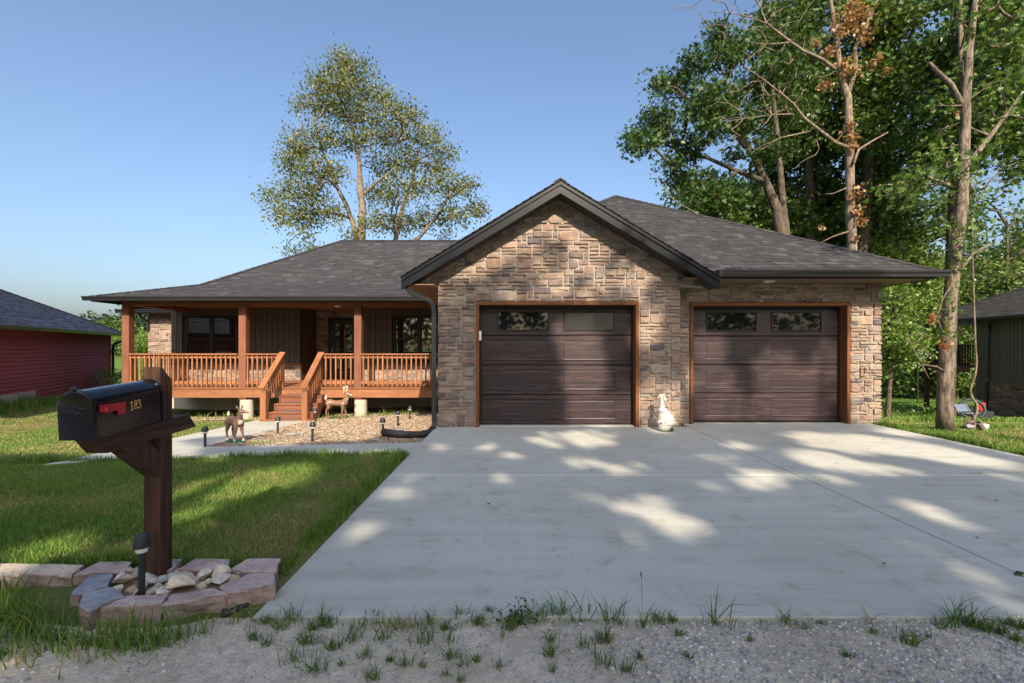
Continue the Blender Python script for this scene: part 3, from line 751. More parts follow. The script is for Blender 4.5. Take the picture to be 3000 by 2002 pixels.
MB().box((-1.405, 7.80, 1.90), (-1.305, 7.875, 1.925), .004).build('downspout_strap', 'black', house)
# ------------------------------------------------------------------ porch
YP = 12.0; DZ = .345
def piece(name, a, b, m, parent, c=.004):
    q = MB(); q.cur = R.random(); q.box(a, b, c); return q.build(name, m, parent)
for x in (-10.40, -7.29, -4.21):
    piece('porch_post', (x, YP, DZ), (x + .195, YP + .19, 2.53), 'postz', house, .008)
piece('porch_beam', (-10.42, YP + .01, 2.532), (-1.31, YP + .17, 2.66), 'postx', house, .006)
piece('porch_beam', (-10.40, YP + .172, 2.532), (-10.22, 14.38, 2.66), 'posty', house, .006)
pc = sub('porch_ceiling', house)
for k in range(22): piece('ceiling_board', (-10.78, 11.575 + k * .185, 2.665), (-1.31, 11.575 + k * .185 + .18, 2.68), 'soffit_wood', pc, .003)
b = MB(); b.lathe([(.11, 0), (.11, -.02), (.10, -.05), (.06, -.085), (.01, -.095)], 20, (-5.07, 13.1, 2.664)); b.build('ceiling_light', 'lightlens', house, smooth=True)
deck = sub('deck', house)
for k in range(17):
    y = 11.93 + k * .146
    piece('deck_board', (-10.44, y, DZ - .035), (-1.32, y + .138, DZ + .0), 'woodx', deck, .004)
for k in range(8): piece('deck_board', (-6.75, 14.42 + k * .146, DZ - .035), (-4.75, 14.42 + k * .146 + .138, DZ), 'woodx', deck, .004)
for x0, x1 in ((-10.42, -6.875), (-6.872, -4.28), (-4.277, -1.33)): piece('rim_board', (x0, 11.965, .07), (x1, 12.003, DZ - .037), 'woodx', deck, .004)
piece('rim_board', (-10.42, 12.005, .07), (-10.38, 14.38, DZ - .037), 'woody', deck, .004)
for x in (-7.19, -4.11, -10.3): piece('post_block', (x - .10, 12.01, .012), (x + .10, 12.18, .068), 'postx', deck, .006)
for i, x in enumerate((-7.12, -4.06, -10.28)):
    b = MB(); b.lathe([(.165, -.62), (.165, -.30), (.168, -.29), (.165, -.28), (.165, -.06), (.160, .008), (.02, .010)], 20, (x, 12.1, 0)); b.build('concrete_pier', 'conc', deck)
MB().box((-10.85, 14.35, -.9), (-1.3, 14.5, .30)).build('foundation', 'found', house)
def railing(x0, x1, parent, y=YP):
    piece('top_rail', (x0, y - .075, 1.205), (x1, y + .065, 1.242), 'woodx', parent, .006)
    piece('sub_rail', (x0, y + .0, 1.115), (x1, y + .036, 1.203), 'woodx', parent, .004)
    piece('bottom_rail', (x0, y + .0, .425), (x1, y + .036, .512), 'woodx', parent, .004)
    n = max(1, round((x1 - x0) / .127)); st = (x1 - x0) / n
    for k in range(n):
        x = x0 + (k + .5) * st + R.uniform(-.004, .004); piece('baluster', (x - .018, y - .038, .365 + R.uniform(-.006, .006)), (x + .018, y - .002, 1.203), 'woodz', parent, .003)
for x0, x1 in ((-10.203, -7.292), (-7.093, -6.185), (-5.02, -4.212), (-4.013, -1.33)):
    railing(x0, x1, sub('railing', house))
rl = sub('railing', house)
piece('top_rail', (-10.37, 12.2, 1.205), (-10.23, 14.38, 1.242), 'woody', rl, .006)
piece('sub_rail', (-10.32, 12.2, 1.115), (-10.284, 14.38, 1.203), 'woody', rl); piece('bottom_rail', (-10.32, 12.2, .425), (-10.284, 14.38, .512), 'woody', rl)
for k in range(17): piece('baluster', (-10.358, 12.26 + k * .127, .365), (-10.322, 12.296 + k * .127, 1.203), 'woodz', rl, .003)
# stairs
st = sub('stairs', house)
TX0, TX1 = -6.02, -4.99
for k, (z, yf) in enumerate(((-.205, 11.20), (-.025, 11.45), (.155, 11.70))):
    piece('tread', (TX0, yf, z - .036), (TX1, yf + .285, z), 'tread', st, .006)
    piece('riser', (TX0, yf + .03, z - .178), (TX1, yf + .05, z - .038), 'postx', st, .003)
    MB().box((TX0 + .16, yf + .03, z + .0015), (TX1 - .28, yf + .22, z + .007), .002).build('grip_pad', mat('grip_pad_%d' % k, (.10, .11, .11), .9) if k == 0 else M['pad'], st)
    if k == 0: M['pad'] = bpy.data.materials['grip_pad_0']
piece('riser', (TX0, 11.95, .157), (TX1, 11.962, .305), 'woodx', st, .003)
piece('base_board', (TX0 - .18, 11.03, -.40), (TX1 + .05, 11.25, -.365), 'tread', st, .006)
MB().box((TX0 + .16, 11.06, -.3645), (TX1 - .28, 11.19, -.358), .002).build('grip_pad', 'pad', st)
for x in (TX0 - .04, TX1 + .002):
    b = MB(); b.prism([(x, 11.22, -.40), (x, 11.22, -.21), (x, 11.47, -.21), (x, 11.47, -.03), (x, 11.72, -.03), (x, 11.72, .15), (x, 11.955, .15), (x, 11.955, -.02), (x, 11.5, -.40)], (.036, 0, 0)); b.build('stringer', 'postx', st)
for x, cx in ((-6.185, -6.115), (-5.165, -5.085)):
    piece('newel_post', (x, 11.05, -.42), (x + .14, 11.19, .345), 'woodz', st, .006)
    piece('newel_post', (x + .03, 11.93, DZ + .001), (x + .12, 12.02, 1.203), 'woodz', st, .005)
    a, c = Vector((cx, 10.98, .385)), Vector((cx, 12.02, 1.255)); d = (c - a).normalized(); nrm = Vector((0, -d.z, d.y)); w = Vector((.075, 0, 0))
    q = MB(); q.cur = R.random(); e = [a - w, a + w, c + w, c - w]; q.add([p for p in e] + [p + nrm * .037 for p in e], [(3, 2, 1, 0), (4, 5, 6, 7), (0, 1, 5, 4), (1, 2, 6, 5), (2, 3, 7, 6), (3, 0, 4, 7)]); q.build('handrail', 'woody', st)
    for off in (.0,):
        a2, c2 = Vector((cx, 11.19, .02)), Vector((cx, 11.93, .66)); e = [a2 - w * .24, a2 + w * .24, c2 + w * .24, c2 - w * .24]; q = MB(); q.cur = R.random(); up = Vector((0, 0, .085))
        q.add([p for p in e] + [p + up for p in e], [(3, 2, 1, 0), (4, 5, 6, 7), (0, 1, 5, 4), (1, 2, 6, 5), (2, 3, 7, 6), (3, 0, 4, 7)]); q.build('lower_rail', 'woody', st)
    for k in range(6):
        y = 11.26 + k * .115; t = (y - 10.98) / 1.04; zt = .385 + t * .87; zb = .02 + (y - 11.19) / .74 * .64
        piece('baluster', (cx + .02, y - .018, zb - .05), (cx + .056, y + .018, zt - .005), 'woodz', st, .003)
# porch wall: stone below, dark boards above, door alcove
YW = 14.4
ws = sub('wainscot', house)
MB().box((-10.9, YW + .0, -.2), (-6.77, YW + .12, .86)).build('mortar', 'mortar', ws); MB().box((-4.73, YW + .0, -.2), (-1.3, YW + .12, .86)).build('mortar', 'mortar', ws)
for x0, x1 in ((-10.95, -6.72), (-4.78, -1.32)): piece('ledge', (x0, YW - .09, .862), (x1, YW + .12, .915), 'trimx', ws, .008)
SH2 = [(q, w) for q, w in SHAPES if q[1] < 3]
queue_stones(lay_stones(lambda x, z: True, -10.9, -6.74, .345, .86, .082, shapes=SH2), YW, ws, vis=.5)
queue_stones(lay_stones(lambda x, z: True, -4.75, -1.32, .345, .86, .082, shapes=SH2), YW, ws, vis=.5)
pw = sub('porch_wall', house)
def boards(x0, x1, z0, z1, y, parent, holes=(), w=.178, m='board'):
    n = max(1, round((x1 - x0) / w)); s_ = (x1 - x0) / n
    for k in range(n):
        a = x0 + k * s_; spans = [(z0, z1)]
        for hx0, hx1, hz0, hz1 in holes:
            if a + s_ > hx0 + .01 and a < hx1 - .01: spans = [(z0, hz0), (hz1, z1)] if hz0 - z0 > .05 else [(hz1, z1)]
        for u, v in spans:
            q = MB(); q.cur = R.random(); q.box((a + .006, y, u), (a + s_ - .006, y + .03, v), .006); q.box((a + s_ * .32, y - .006, u), (a + s_ * .38, y + .001, v), .002)
            q.build('siding_board', m, parent)
W1 = (-10.40, -8.76, .93, 2.42); W2 = (-3.77, -2.13, .93, 2.42)
boards(-10.9, -6.77, .92, 2.66, YW, pw, [W1]); boards(-4.73, -1.31, .92, 2.66, YW, pw, [W2])
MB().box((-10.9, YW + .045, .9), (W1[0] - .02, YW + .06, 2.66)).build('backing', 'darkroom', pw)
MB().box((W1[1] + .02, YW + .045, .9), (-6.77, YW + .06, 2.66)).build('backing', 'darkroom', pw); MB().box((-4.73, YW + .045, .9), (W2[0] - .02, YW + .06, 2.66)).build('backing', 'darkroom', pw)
al = sub('entry_wall', house)
MB().box((-6.80, YW + .125, .3), (-6.772, 15.6, 2.66)).build('side_wall', 'board', al); MB().box((-4.728, YW + .125, .3), (-4.70, 15.6, 2.66)).build('side_wall', 'board', al)
MB().box((-6.77, 15.6, .3), (-6.36, 15.72, 2.66)).build('mortar', 'mortar', al); MB().box((-5.33, 15.6, .3), (-4.73, 15.72, 2.66)).build('mortar', 'mortar', al); MB().box((-6.36, 15.6, 2.45), (-5.33, 15.72, 2.66)).build('mortar', 'mortar', al)
queue_stones(lay_stones(lambda x, z: not (-6.36 < x < -5.33 and z < 2.45), -6.77, -4.73, .345, 2.66, .083), 15.6, al, vis=.6)
def window(x0, x1, z0, z1, y, parent, n=2):
    w = sub('window', parent); f = MB(); t = .055
    for a, c in (((x0, z0), (x1, z0 + t)), ((x0, z1 - t), (x1, z1)), ((x0, z0 + t), (x0 + t, z1 - t)), ((x1 - t, z0 + t), (x1, z1 - t))): f.box((a[0], y - .035, a[1]), (c[0], y + .06, c[1]), .005)
    for k in range(1, n):
        xm = x0 + (x1 - x0) * k / n; f.box((xm - .055, y - .035, z0 + t), (xm + .055, y + .06, z1 - t), .005)
    f.build('frame', 'frame', w)
    zm = (z0 + z1) / 2
    for k in range(n):
        a = x0 + (x1 - x0) * k / n + (t if k == 0 else .055); c = x0 + (x1 - x0) * (k + 1) / n - (t if k == n - 1 else .055)
        for q, (u, v) in enumerate(((z0 + t, zm), (zm, z1 - t))):
            s = MB(); r = .028; yy = y - .012 if q else y + .012
            for p0, p1 in (((a, u), (c, u + r)), ((a, v - r), (c, v)), ((a, u + r), (a + r, v - r)), ((c - r, u + r), (c, v - r))): s.box((p0[0], yy - .012, p0[1]), (p1[0], yy + .012, p1[1]), .003)
            s.build('sash', 'frame', w)
            MB().box((a + r - .003, yy - .003, u + r - .003), (c - r + .003, yy + .003, v - r + .003)).build('pane', 'glass', w)
            g = MB()
            for xx in (a + .13, c - .13): g.box((xx - .005, yy - .007, u + r), (xx + .005, yy - .0035, v - r))
            for zz in ((v - .13,) if q else ()): g.box((a + r, yy - .0075, zz - .005), (c - r, yy - .0037, zz + .005))
            g.build('grille', 'frame', w)
    MB().box((x0, y + .062, z0), (x1, y + .07, z1)).build('blind', 'blind', w)
    return w
window(*W1[:2], *W1[2:], YW, house); window(*W2[:2], *W2[2:], YW, house)
fd = sub('front_door', house)
f = MB()
for a, c in (((-6.355, .345), (-6.29, 2.445)), ((-5.40, .345), (-5.335, 2.445)), ((-6.29, 2.38), (-5.40, 2.445))): f.box((a[0], 15.56, a[1]), (c[0], 15.70, c[1]), .006)
f.build('door_frame', 'frame', fd)
f = MB()
for a, c in (((-6.285, .36), (-6.13, 2.375)), ((-5.56, .36), (-5.405, 2.375)), ((-6.13, 2.22), (-5.56, 2.375)), ((-6.13, .36), (-5.56, .62)), ((-6.13, 1.31), (-5.56, 1.36))): f.box((a[0], 15.60, a[1]), (c[0], 15.64, c[1]), .005)
f.build('storm_door', 'frame', fd)
for u, v in ((.62, 1.31), (1.36, 2.22)): MB().box((-6.13, 15.615, u), (-5.56, 15.622, v)).build('pane', 'glass', fd)
b = MB(); b.tube([(-6.20, 15.58, 1.25), (-6.20, 15.55, 1.25), (-6.20, 15.55, 1.38), (-6.20, 15.58, 1.38)], .009, 6); b.build('handle', 'white', fd)
# left wing behind the porch, and the body
wing = MB().box((-12.75, 15.8, -.9), (-10.9, 15.95, 2.58)).build('wing_wall', 'mortar', house)
queue_stones(lay_stones(lambda x, z: True, -12.77, -10.9, -.1, 2.57, .085), 15.8, wing, vis=.5)
MB().box((-12.7, 16.0, -.9), (-6.9, 24, 2.6)).build('back_wall', 'hidden_siding', house); MB().box((-4.6, 16.0, -.9), (2.9, 24, 2.6)).build('back_wall', 'hidden_siding', house)
MB().box((2.96, 9.0, -.9), (6.76, 24, 2.57)).build('back_wall', 'hidden_siding', house); MB().box((-1.29, 8.14, -.9), (2.94, 15.7, 2.44)).build('back_wall', 'hidden_siding', house)
STONEQ.sort(key=lambda t: -t[0]); rest = {}
for i, (w, p, y, dp, par) in enumerate(STONEQ):
    g, c = stone_geo(p, y, dp)
    if i < 300: g.build('stone', 'stone', par, smooth=True, loc=c).data.set_sharp_from_angle(angle=rad(38))
    else:
        q = rest.setdefault(par.name, (par, MB()))[1]; q.add(g.v, g.f, R.random())
for par, q in rest.values(): qq = tag(q.build('stones', 'stone', par, smooth=True), kind='stuff'); qq.data.set_sharp_from_angle(angle=rad(38))
# ------------------------------------------------------------------ the red house on the left
rh = empty('red_house', (-15.5, 15.5, -.5), 'dark red clapboard house with blue black shingle roof', 'house')
wv = Vector((-.402, .916, 0)); nv = Vector((.916, .402, 0)); RC = Vector((-16.8, 18.8, 0)); U = 12.0
def rp(u, n, z): return RC - wv * u + nv * n + Vector((0, 0, z))
nb = 22; zb0, zt0 = -.62, 1.93; eh = (zt0 - zb0) / nb
rw = sub('siding', rh)
for k in range(nb):
    z = zb0 + k * eh; u1 = U
    q = MB(); q.cur = R.random()
    pr = [(.0, z + eh), (.0, z), (.030, z), (.030, z + .01), (.008, z + eh - .006)]
    a = [rp(0, n, zz) for n, zz in pr]; c = [rp(u1, n, zz) for n, zz in pr]; m = len(pr)
    q.add(a + c, [(i, (i + 1) % m, m + (i + 1) % m, m + i) for i in range(m)] + [tuple(range(m)), tuple(range(m, 2 * m))[::-1]]); q.build('siding_board', 'red', rw)
q = MB(); q.add([rp(0, -.02, -.9), rp(U, -.02, -.9), rp(U, -.02, 1.95), rp(0, -.02, 1.95), rp(0, -9, -.9), rp(U, -9, -.9), rp(U, -9, 1.95), rp(0, -9, 1.95)], [(0, 1, 2, 3), (3, 7, 4, 0), (1, 5, 6, 2), (4, 7, 6, 5)]); q.build('wall', 'red', rh)
q = MB(); q.add([rp(-.04, .04, -.7), rp(.06, .04, -.7), rp(.06, .04, 1.93), rp(-.04, .04, 1.93), rp(-.04, -.06, -.7), rp(.06, -.06, -.7), rp(.06, -.06, 1.93), rp(-.04, -.06, 1.93)], [(0, 1, 2, 3), (1, 5, 6, 2), (0, 3, 7, 4), (4, 7, 6, 5)]); q.build('corner_trim', 'red', rh)
uF = 5.55; q = MB(); q.add([rp(uF, .05, -.7), rp(U, .05, -.7), rp(U, .05, .10), rp(uF, .05, .10), rp(uF, -.03, -.7), rp(U, -.03, -.7), rp(U, -.03, .10), rp(uF, -.03, .10)], [(0, 1, 2, 3), (3, 2, 6, 7), (0, 3, 7, 4)]); q.build('foundation', 'found', rh)
OV = .45; E0 = rp(-OV, OV, 1.99); pl_r = Plane(E0, (-wv), (-nv), .53)
def rxy(u, n): v = rp(u, n, 0); return (v.x, v.y)
rpoly = [rxy(-OV, OV), rxy(U + OV, OV), rxy(U + OV - 4.6, OV - 4.6), rxy(-OV + 4.6, OV - 4.6)]
rr = MB(); q = [pl_r.uv(x, y) for x, y in rpoly]
rr.add([pl_r.at(u, v, -.003) for u, v in q] + [pl_r.at(u, v, -.05) for u, v in q], [(0, 1, 2, 3), (7, 6, 5, 4)] + [(i, 4 + i, 4 + (i + 1) % 4, (i + 1) % 4) for i in range(4)])
rr.add([E0, rp(-OV, OV - 9.2, 1.99), pl_r.at(*q[3]), rp(U + OV, OV, 1.99), rp(U + OV, OV - 9.2, 1.99), pl_r.at(*q[2])], [(0, 1, 2), (3, 5, 4), (1, 4, 5, 2)])
rr.add([rp(-OV, OV, 1.93), rp(U + OV, OV, 1.93), rp(U + OV, OV - 9.2, 1.93), rp(-OV, OV - 9.2, 1.93)], [(0, 1, 2, 3)])
rro = rr.build('roof', 'roofbase', rh)
RQ = []; shingle_plane(pl_r, rpoly, wr=(.16, .36), Q=RQ); ridge_caps(E0 + Vector((0, 0, .015)), pl_r.at(*q[3], .02), .12, Q=RQ); RQ.sort(key=lambda t: -t[0]); place_shingles(RQ, rro, 'shingle_blue', 250)
q = MB(); prf = [(OV, 1.99), (OV + .10, 1.985), (OV + .10, 1.97), (OV + .065, 1.885), (OV, 1.885)]; m = len(prf)
q.add([rp(-OV - .08, n, z) for n, z in prf] + [rp(U, n, z) for n, z in prf], [(i, (i + 1) % m, m + (i + 1) % m, m + i) for i in range(m)] + [tuple(range(m)), tuple(range(m, 2 * m))]); q.build('gutter', 'black', rh)
q = MB(); q.add([rp(-OV, 0, 1.93), rp(U, 0, 1.93), rp(U, OV, 1.89), rp(-OV, OV, 1.89), rp(-OV, 0, 1.96), rp(U, 0, 1.96), rp(U, OV, 1.98), rp(-OV, OV, 1.98)], [(0, 1, 2, 3), (4, 5, 6, 7), (0, 3, 7, 4), (3, 2, 6, 7)]); q.build('soffit', 'soffit', rh)
q = MB(); q.tube(bend([rp(-.30, OV + .05, 1.88), rp(-.28, OV + .03, 1.70), rp(-.05, .12, 1.58), rp(-.05, .10, 1.3), rp(-.05, .10, -.7)]), .05, 8); q.build('downspout', 'black', rh)
# ------------------------------------------------------------------ the neighbouring house on the right
nh = empty('neighbour_house', (22, 18, -1.6), 'dark brown house beyond the lawn with raised wooden deck and stone base', 'house')
NX = 21.1
nw = sub('board_wall', nh)
k = 0; y = 11.0
while y < 19.95:
    q = MB(); q.cur = R.random(); q.box((NX, y + .004, -.14), (NX + .03, y + .146, 2.62), .005); q.box((NX - .025, y - .01, -.14), (NX + .002, y + .03, 2.62), .004); q.build('siding_board', 'nboard', nw); y += .15
piece('corner_board', (NX - .03, 19.96, -1.8), (NX + .08, 20.08, 2.62), 'nboard', nh)
for k in range(40): piece('lap_board', (NX + .10, 20.08, -1.75 + k * .11), (NX + .13, 20.62, -1.75 + k * .11 + .102), 'nboard', nw, .003)
MB().box((NX + .032, 10.9, -2.4), (NX + 9, 20.0, 2.6)).build('wall', 'nboard', nh); MB().box((NX + .135, 20.0, -2.4), (NX + 9, 20.62, 2.6)).build('wall', 'nboard', nh)
nbm = MB(); nbm.box((NX - .03, 10.9, -2.4), (NX + .0, 19.95, -.20)); nbo = nbm.build('stone_base', 'mortar', nh)
piece('ledge', (NX - .10, 10.9, -.20), (NX + .03, 19.98, -.142), 'soffit_tan', nbo, .006)
sp = lay_stones(lambda x, z: True, -19.95, -16.0, -1.9, -.21, .10, shapes=[((3, 1), 6), ((5, 1), 6), ((6, 1), 5), ((4, 2), 2), ((2, 2), 2), ((4, 1), 6), ((8, 1), 2)])
for p in sp:
    g, c = stone_geo(p, 0, R.uniform(.03, .06)); g.v = [(NX - .03 + v[1], -v[0], v[2]) for v in g.v]; g.cur = 0
    g.build('stone', 'stone', nbo, smooth=True, loc=(NX - .03, -c[0], c[2]))
pl_n = Plane((20.6, 23.4, 2.74), (0, -1, 0), (1, 0, 0), .5)
npoly = [(20.6, 23.4), (20.6, 10.5), (27.0, 10.5), (27.0, 17.0)]
q = [pl_n.uv(x, y) for x, y in npoly]; nr = MB(); nr.add([pl_n.at(u, v, -.003) for u, v in q] + [pl_n.at(u, v, -.05) for u, v in q], [(0, 1, 2, 3), (7, 6, 5, 4)] + [(i, 4 + i, 4 + (i + 1) % 4, (i + 1) % 4) for i in range(4)])
nr.add([(20.6, 23.4, 2.74), (33.4, 23.4, 2.74), tuple(pl_n.at(*q[3]))], [(0, 1, 2)])
nro = nr.build('roof', 'roofbase', nh); NQ = []; shingle_plane(pl_n, npoly, wr=(.2, .4), Q=NQ); ridge_caps((20.6, 23.4, 2.76), pl_n.at(*q[3], .02), .12, Q=NQ); NQ.sort(key=lambda t: -t[0]); place_shingles(NQ, nro, 'shingle', 200)
piece('gutter', (20.50, 10.5, 2.60), (20.6, 23.42, 2.74), 'black', nh, .02); MB().box((20.62, 10.5, 2.61), (NX + .1, 23.4, 2.63)).build('soffit', 'soffit', nh); MB().box((20.6, 23.37, 2.60), (30, 23.4, 2.73)).build('fascia', 'fascia', nh)
q = MB(); q.tube(bend([(20.58, 19.3, 2.6), (20.62, 19.5, 2.42), (NX - .06, 19.85, 2.3), (NX - .06, 19.9, 2.0), (NX - .06, 19.9, .05), (NX - .13, 19.9, -.1), (NX - .13, 19.9, -1.75)]), .055, 8); q.build('downspout', 'black', nh)
nd = sub('raised_deck', nh)
piece('post', (20.92, 22.75, -2.15), (21.08, 22.91, 2.60), 'darkz', nd); piece('beam', (20.95, 20.64, .28), (21.0, 22.74, .54), 'postx', nd)
MB().box((21.0, 20.64, .50), (24.5, 22.9, .54)).build('deck_floor', 'postx', nd)
piece('top_rail', (20.93, 20.64, 1.50), (21.05, 22.74, 1.55), 'darky', nd); piece('bottom_rail', (20.96, 20.64, .62), (21.0, 22.74, .69), 'darky', nd)
for k in range(17): piece('baluster', (20.96, 20.70 + k * .122, .56), (21.0, 20.74 + k * .122, 1.50), 'darkz', nd, .003)
piece('top_rail', (21.08, 22.80, 1.50), (24.5, 22.9, 1.55), 'darkx', nd)
for k in range(24): piece('baluster', (21.12 + k * .14, 22.83, .56), (21.16 + k * .14, 22.87, 1.50), 'darkz', nd, .003)
# ------------------------------------------------------------------ mailbox on its wooden post
mb = empty('mailbox', (-2.06, 2.62, .05), 'black rounded mailbox with red flag and gold 183 on dark wooden post', 'mailbox')
M['mail'] = mat('glossy_black_paint', (.0045, .0055, .009), .15, .25, 5, .04, 30, .5)
px0, px1 = -2.107, -2.015
q = MB(); q.prism([(px0, 2.58, -.1), (px0, 2.672, -.1), (px0, 2.672, 1.195), (px0, 2.595, 1.28), (px0, 2.58, 1.28)], (px1 - px0, 0, 0)); q.build('post', 'darkz', mb)
ar = MB(); ar.prism([(-2.112, 2.17, .952), (-2.112, 2.235, .868), (-2.112, 2.86, .892), (-2.112, 2.795, .978)], (.107, 0, 0)); ar.build('arm', 'darky', mb)
br = MB(); br.prism([(px0 + .003, 2.578, .655), (px0 + .003, 2.578, .80), (px0 + .003, 2.49, .874), (px0 + .003, 2.335, .868)], (px1 - px0 - .006, 0, 0)); br.build('brace', 'darkz', mb)
AX = Vector((-.02, 1, .055)).normalized(); SD = Vector((1, .02, 0)).normalized(); UPV = SD.cross(AX).normalized()
MO = Vector((-2.046, 2.12, .958)); MWd, MH, ML = .158, .231, .435
def mp(s, l, u): return MO + SD * s + AX * l + UPV * u
def arch(grow=0.0, n=12):
    r = MWd / 2; sp_ = MH - r * .92
    pts = [(-r - grow, -grow)] + [(-(r + grow) * math.cos(math.pi * i / n), sp_ + (r * .92 + grow) * math.sin(math.pi * i / n)) for i in range(n + 1)] + [(r + grow, -grow)]
    return pts
def loft(rings, name, m, smooth=False, caps=True):
    b = MB(); n = len(rings[0]); vs = [p for r in rings for p in r]; fs = []
    for a in range(len(rings) - 1):
        for i in range(n): fs.append((a * n + i, a * n + (i + 1) % n, (a + 1) * n + (i + 1) % n, (a + 1) * n + i))
    if caps: fs += [tuple(range(n))[::-1], tuple(range((len(rings) - 1) * n, len(rings) * n))]
    b.add(vs, fs); o = b.build(name, m, mb, smooth)
    if smooth: o.data.set_sharp_from_angle(angle=rad(35))
    return o
ring = lambda l, g, n=16: [mp(s, l, u) for s, u in arch(g, n)]
loft([ring(.012, 0), ring(ML - .015, 0)], 'box', 'mail', True)
loft([ring(ML - .015, .004), ring(ML, .004), ring(ML + .003, .0)], 'rear_rim', 'mail', True)
loft([ring(-.006, -.006), ring(-.003, .003), ring(.014, .004), ring(.018, .001)], 'door', 'mail', True)
q = MB(); q.ball(mp(0, -.004, MH + .008), (.016, .008, .013), 10, 8); q.build('latch', 'mail', mb, True)
em = MB()                                                 # raised rider emblem, panel lines and lettering pressed into the door
def stroke(pts, r): em.tube([mp(s, -.0055, u) for s, u in pts], r, 5)
stroke([(-.028, .128), (-.008, .136), (.018, .140), (.036, .150)], .005); stroke([(-.030, .110), (-.012, .128), (-.002, .136)], .0035); stroke([(.004, .134), (-.006, .116), (-.020, .112)], .0035)
stroke([(.018, .136), (.028, .120), (.020, .108)], .0035); stroke([(.012, .134), (.006, .112), (.022, .100)], .003); stroke([(.0, .142), (.004, .160), (-.002, .166)], .004); stroke([(.036, .150), (.046, .144)], .004)
for a, c in ((-.055, .055), (-.055, .055)): stroke([(a, .085), (c, .085)], .0022)
stroke([(-.055, .038), (.055, .038)], .002)
for k, x in enumerate((-.044, -.032, -.016, -.004, .010, .022, .034, .045)): stroke([(x, .024), (x + (.004 if k % 2 else .0), .032)], .0018)
for x in (-.036, -.02, -.004, .014, .030): stroke([(x, .016), (x + .008, .0165)], .0014)
em.build('door_emblem', 'mail', mb, True)
M['flag'] = mat('red_flag_plastic', (.42, .012, .020), .35, .06, 10, 0, 60, .5)
r = MWd / 2 + .005
q = MB(); fl = [(.028, .158), (.172, .150), (.168, .092), (.126, .094), (.121, .116), (.028, .124)]
q.prism([mp(r, l, u) for l, u in fl], SD * .007); q.ball(mp(r + .008, .058, .128), (.009, .010, .016), 8, 6); q.build('flag', 'flag', mb)
M['gold'] = mat('gold_digits', (.62, .40, .13), .35, .05, 20, 0, 60, .5)
DG = {'1': [[(0, .78), (.2, .9), (.26, 1), (.26, 0)], [(.02, 0), (.5, 0)]], '8': [[(.28, .53), (.08, .66), (.06, .85), (.28, 1), (.5, .85), (.48, .66), (.28, .53), (.04, .38), (.02, .15), (.28, 0), (.54, .15), (.52, .38), (.28, .53)]],
      '3': [[(.04, .86), (.26, 1), (.48, .88), (.46, .66), (.2, .54), (.48, .44), (.54, .2), (.28, 0), (.02, .12)]]}
nm = MB()
for k, ch in enumerate('183'):
    for stroke_ in DG[ch]:
        nm.tube([mp(MWd / 2 + .0025, .210 + k * .024 + x * .034, .100 + y * .045) for x, y in stroke_], .0024, 6)
nm.build('number', 'gold', mb)
q = MB()
for k in range(7): q.ball(mp(MWd / 2, .03 + k * .06, .012), .0045, 6, 5)
q.build('rivets', 'mail', mb, True)
q = MB(); q.add([mp(MWd / 2 + .0012, .34 + .075 * math.cos(t), .012 + .055 * math.sin(t)) for t in [math.pi * i / 12 for i in range(13)]] + [mp(MWd / 2 - .001, .34 + .075 * math.cos(t), .012 + .055 * math.sin(t)) for t in [math.pi * i / 12 for i in range(13)]],
            [tuple(range(13))] + [(i, 13 + i, 14 + i, i + 1) for i in range(12)]); q.build('side_bracket', 'mail', mb)
# ------------------------------------------------------------------ path lights
def path_light():
    t = empty('path_light', (0, 0, 0)); b = MB(); b.lathe([(.019, -.06), (.019, .225), (.024, .228), (.024, .24)], 12); b.build('stake', 'lamp', t, True).data.set_sharp_from_angle(angle=rad(40))
    b = MB(); b.lathe([(.034, .238), (.036, .252), (.0365, .268)], 14); b.build('lens', 'lightlens', t, True)
    b = MB(); b.lathe([(.050, .266), (.050, .274), (.039, .330), (.036, .334), (.0, .334)], 18); b.build('cap', 'lamp', t, True).data.set_sharp_from_angle(angle=rad(40)); return t
M['lamp'] = mat('black_lamp_plastic', (.022, .026, .030), .5, .15, 15, 0, 60, .4)
def copy_tree(o, parent=None):
    c = o.copy(); COL.objects.link(c); c.parent = parent
    for ch in [x for x in o.children]: copy_tree(ch, c)
    return c
pl0 = path_light()
PLS = [((601, 1314), 'solar path light at the left tip of the gravel bed beside the fawn'), ((813, 1274), 'solar path light on the walkway edge below the porch steps'), ((915, 1298), 'solar path light nearest the straight walkway in mid gravel'),
       ((924, 1238), 'solar path light beside the right newel post of the steps'), ((1123, 1282), 'solar path light beside the round pitted rock'), ((1165, 1252), 'solar path light just behind the black drain pipe'),
       ((1199, 1231), 'tilted solar path light close to the shade under the porch')]
for i, ((x, y), lab) in enumerate(PLS):
    o = copy_tree(pl0); g = ground_px(x, y); o.location = g; o.rotation_euler = (rad(R.uniform(-2, 2)), rad(R.uniform(-2, 2) + (7 if i == 6 else 0)), R.random() * 6); tag(o, lab, 'path light', 'solar path lights in the garden')
pl0.location = (-2.005, 2.44, .055); tag(pl0, 'solar path light standing in front of the mailbox post', 'path light', 'solar path lights in the garden')
pl0.scale = (.80, .80, .97)
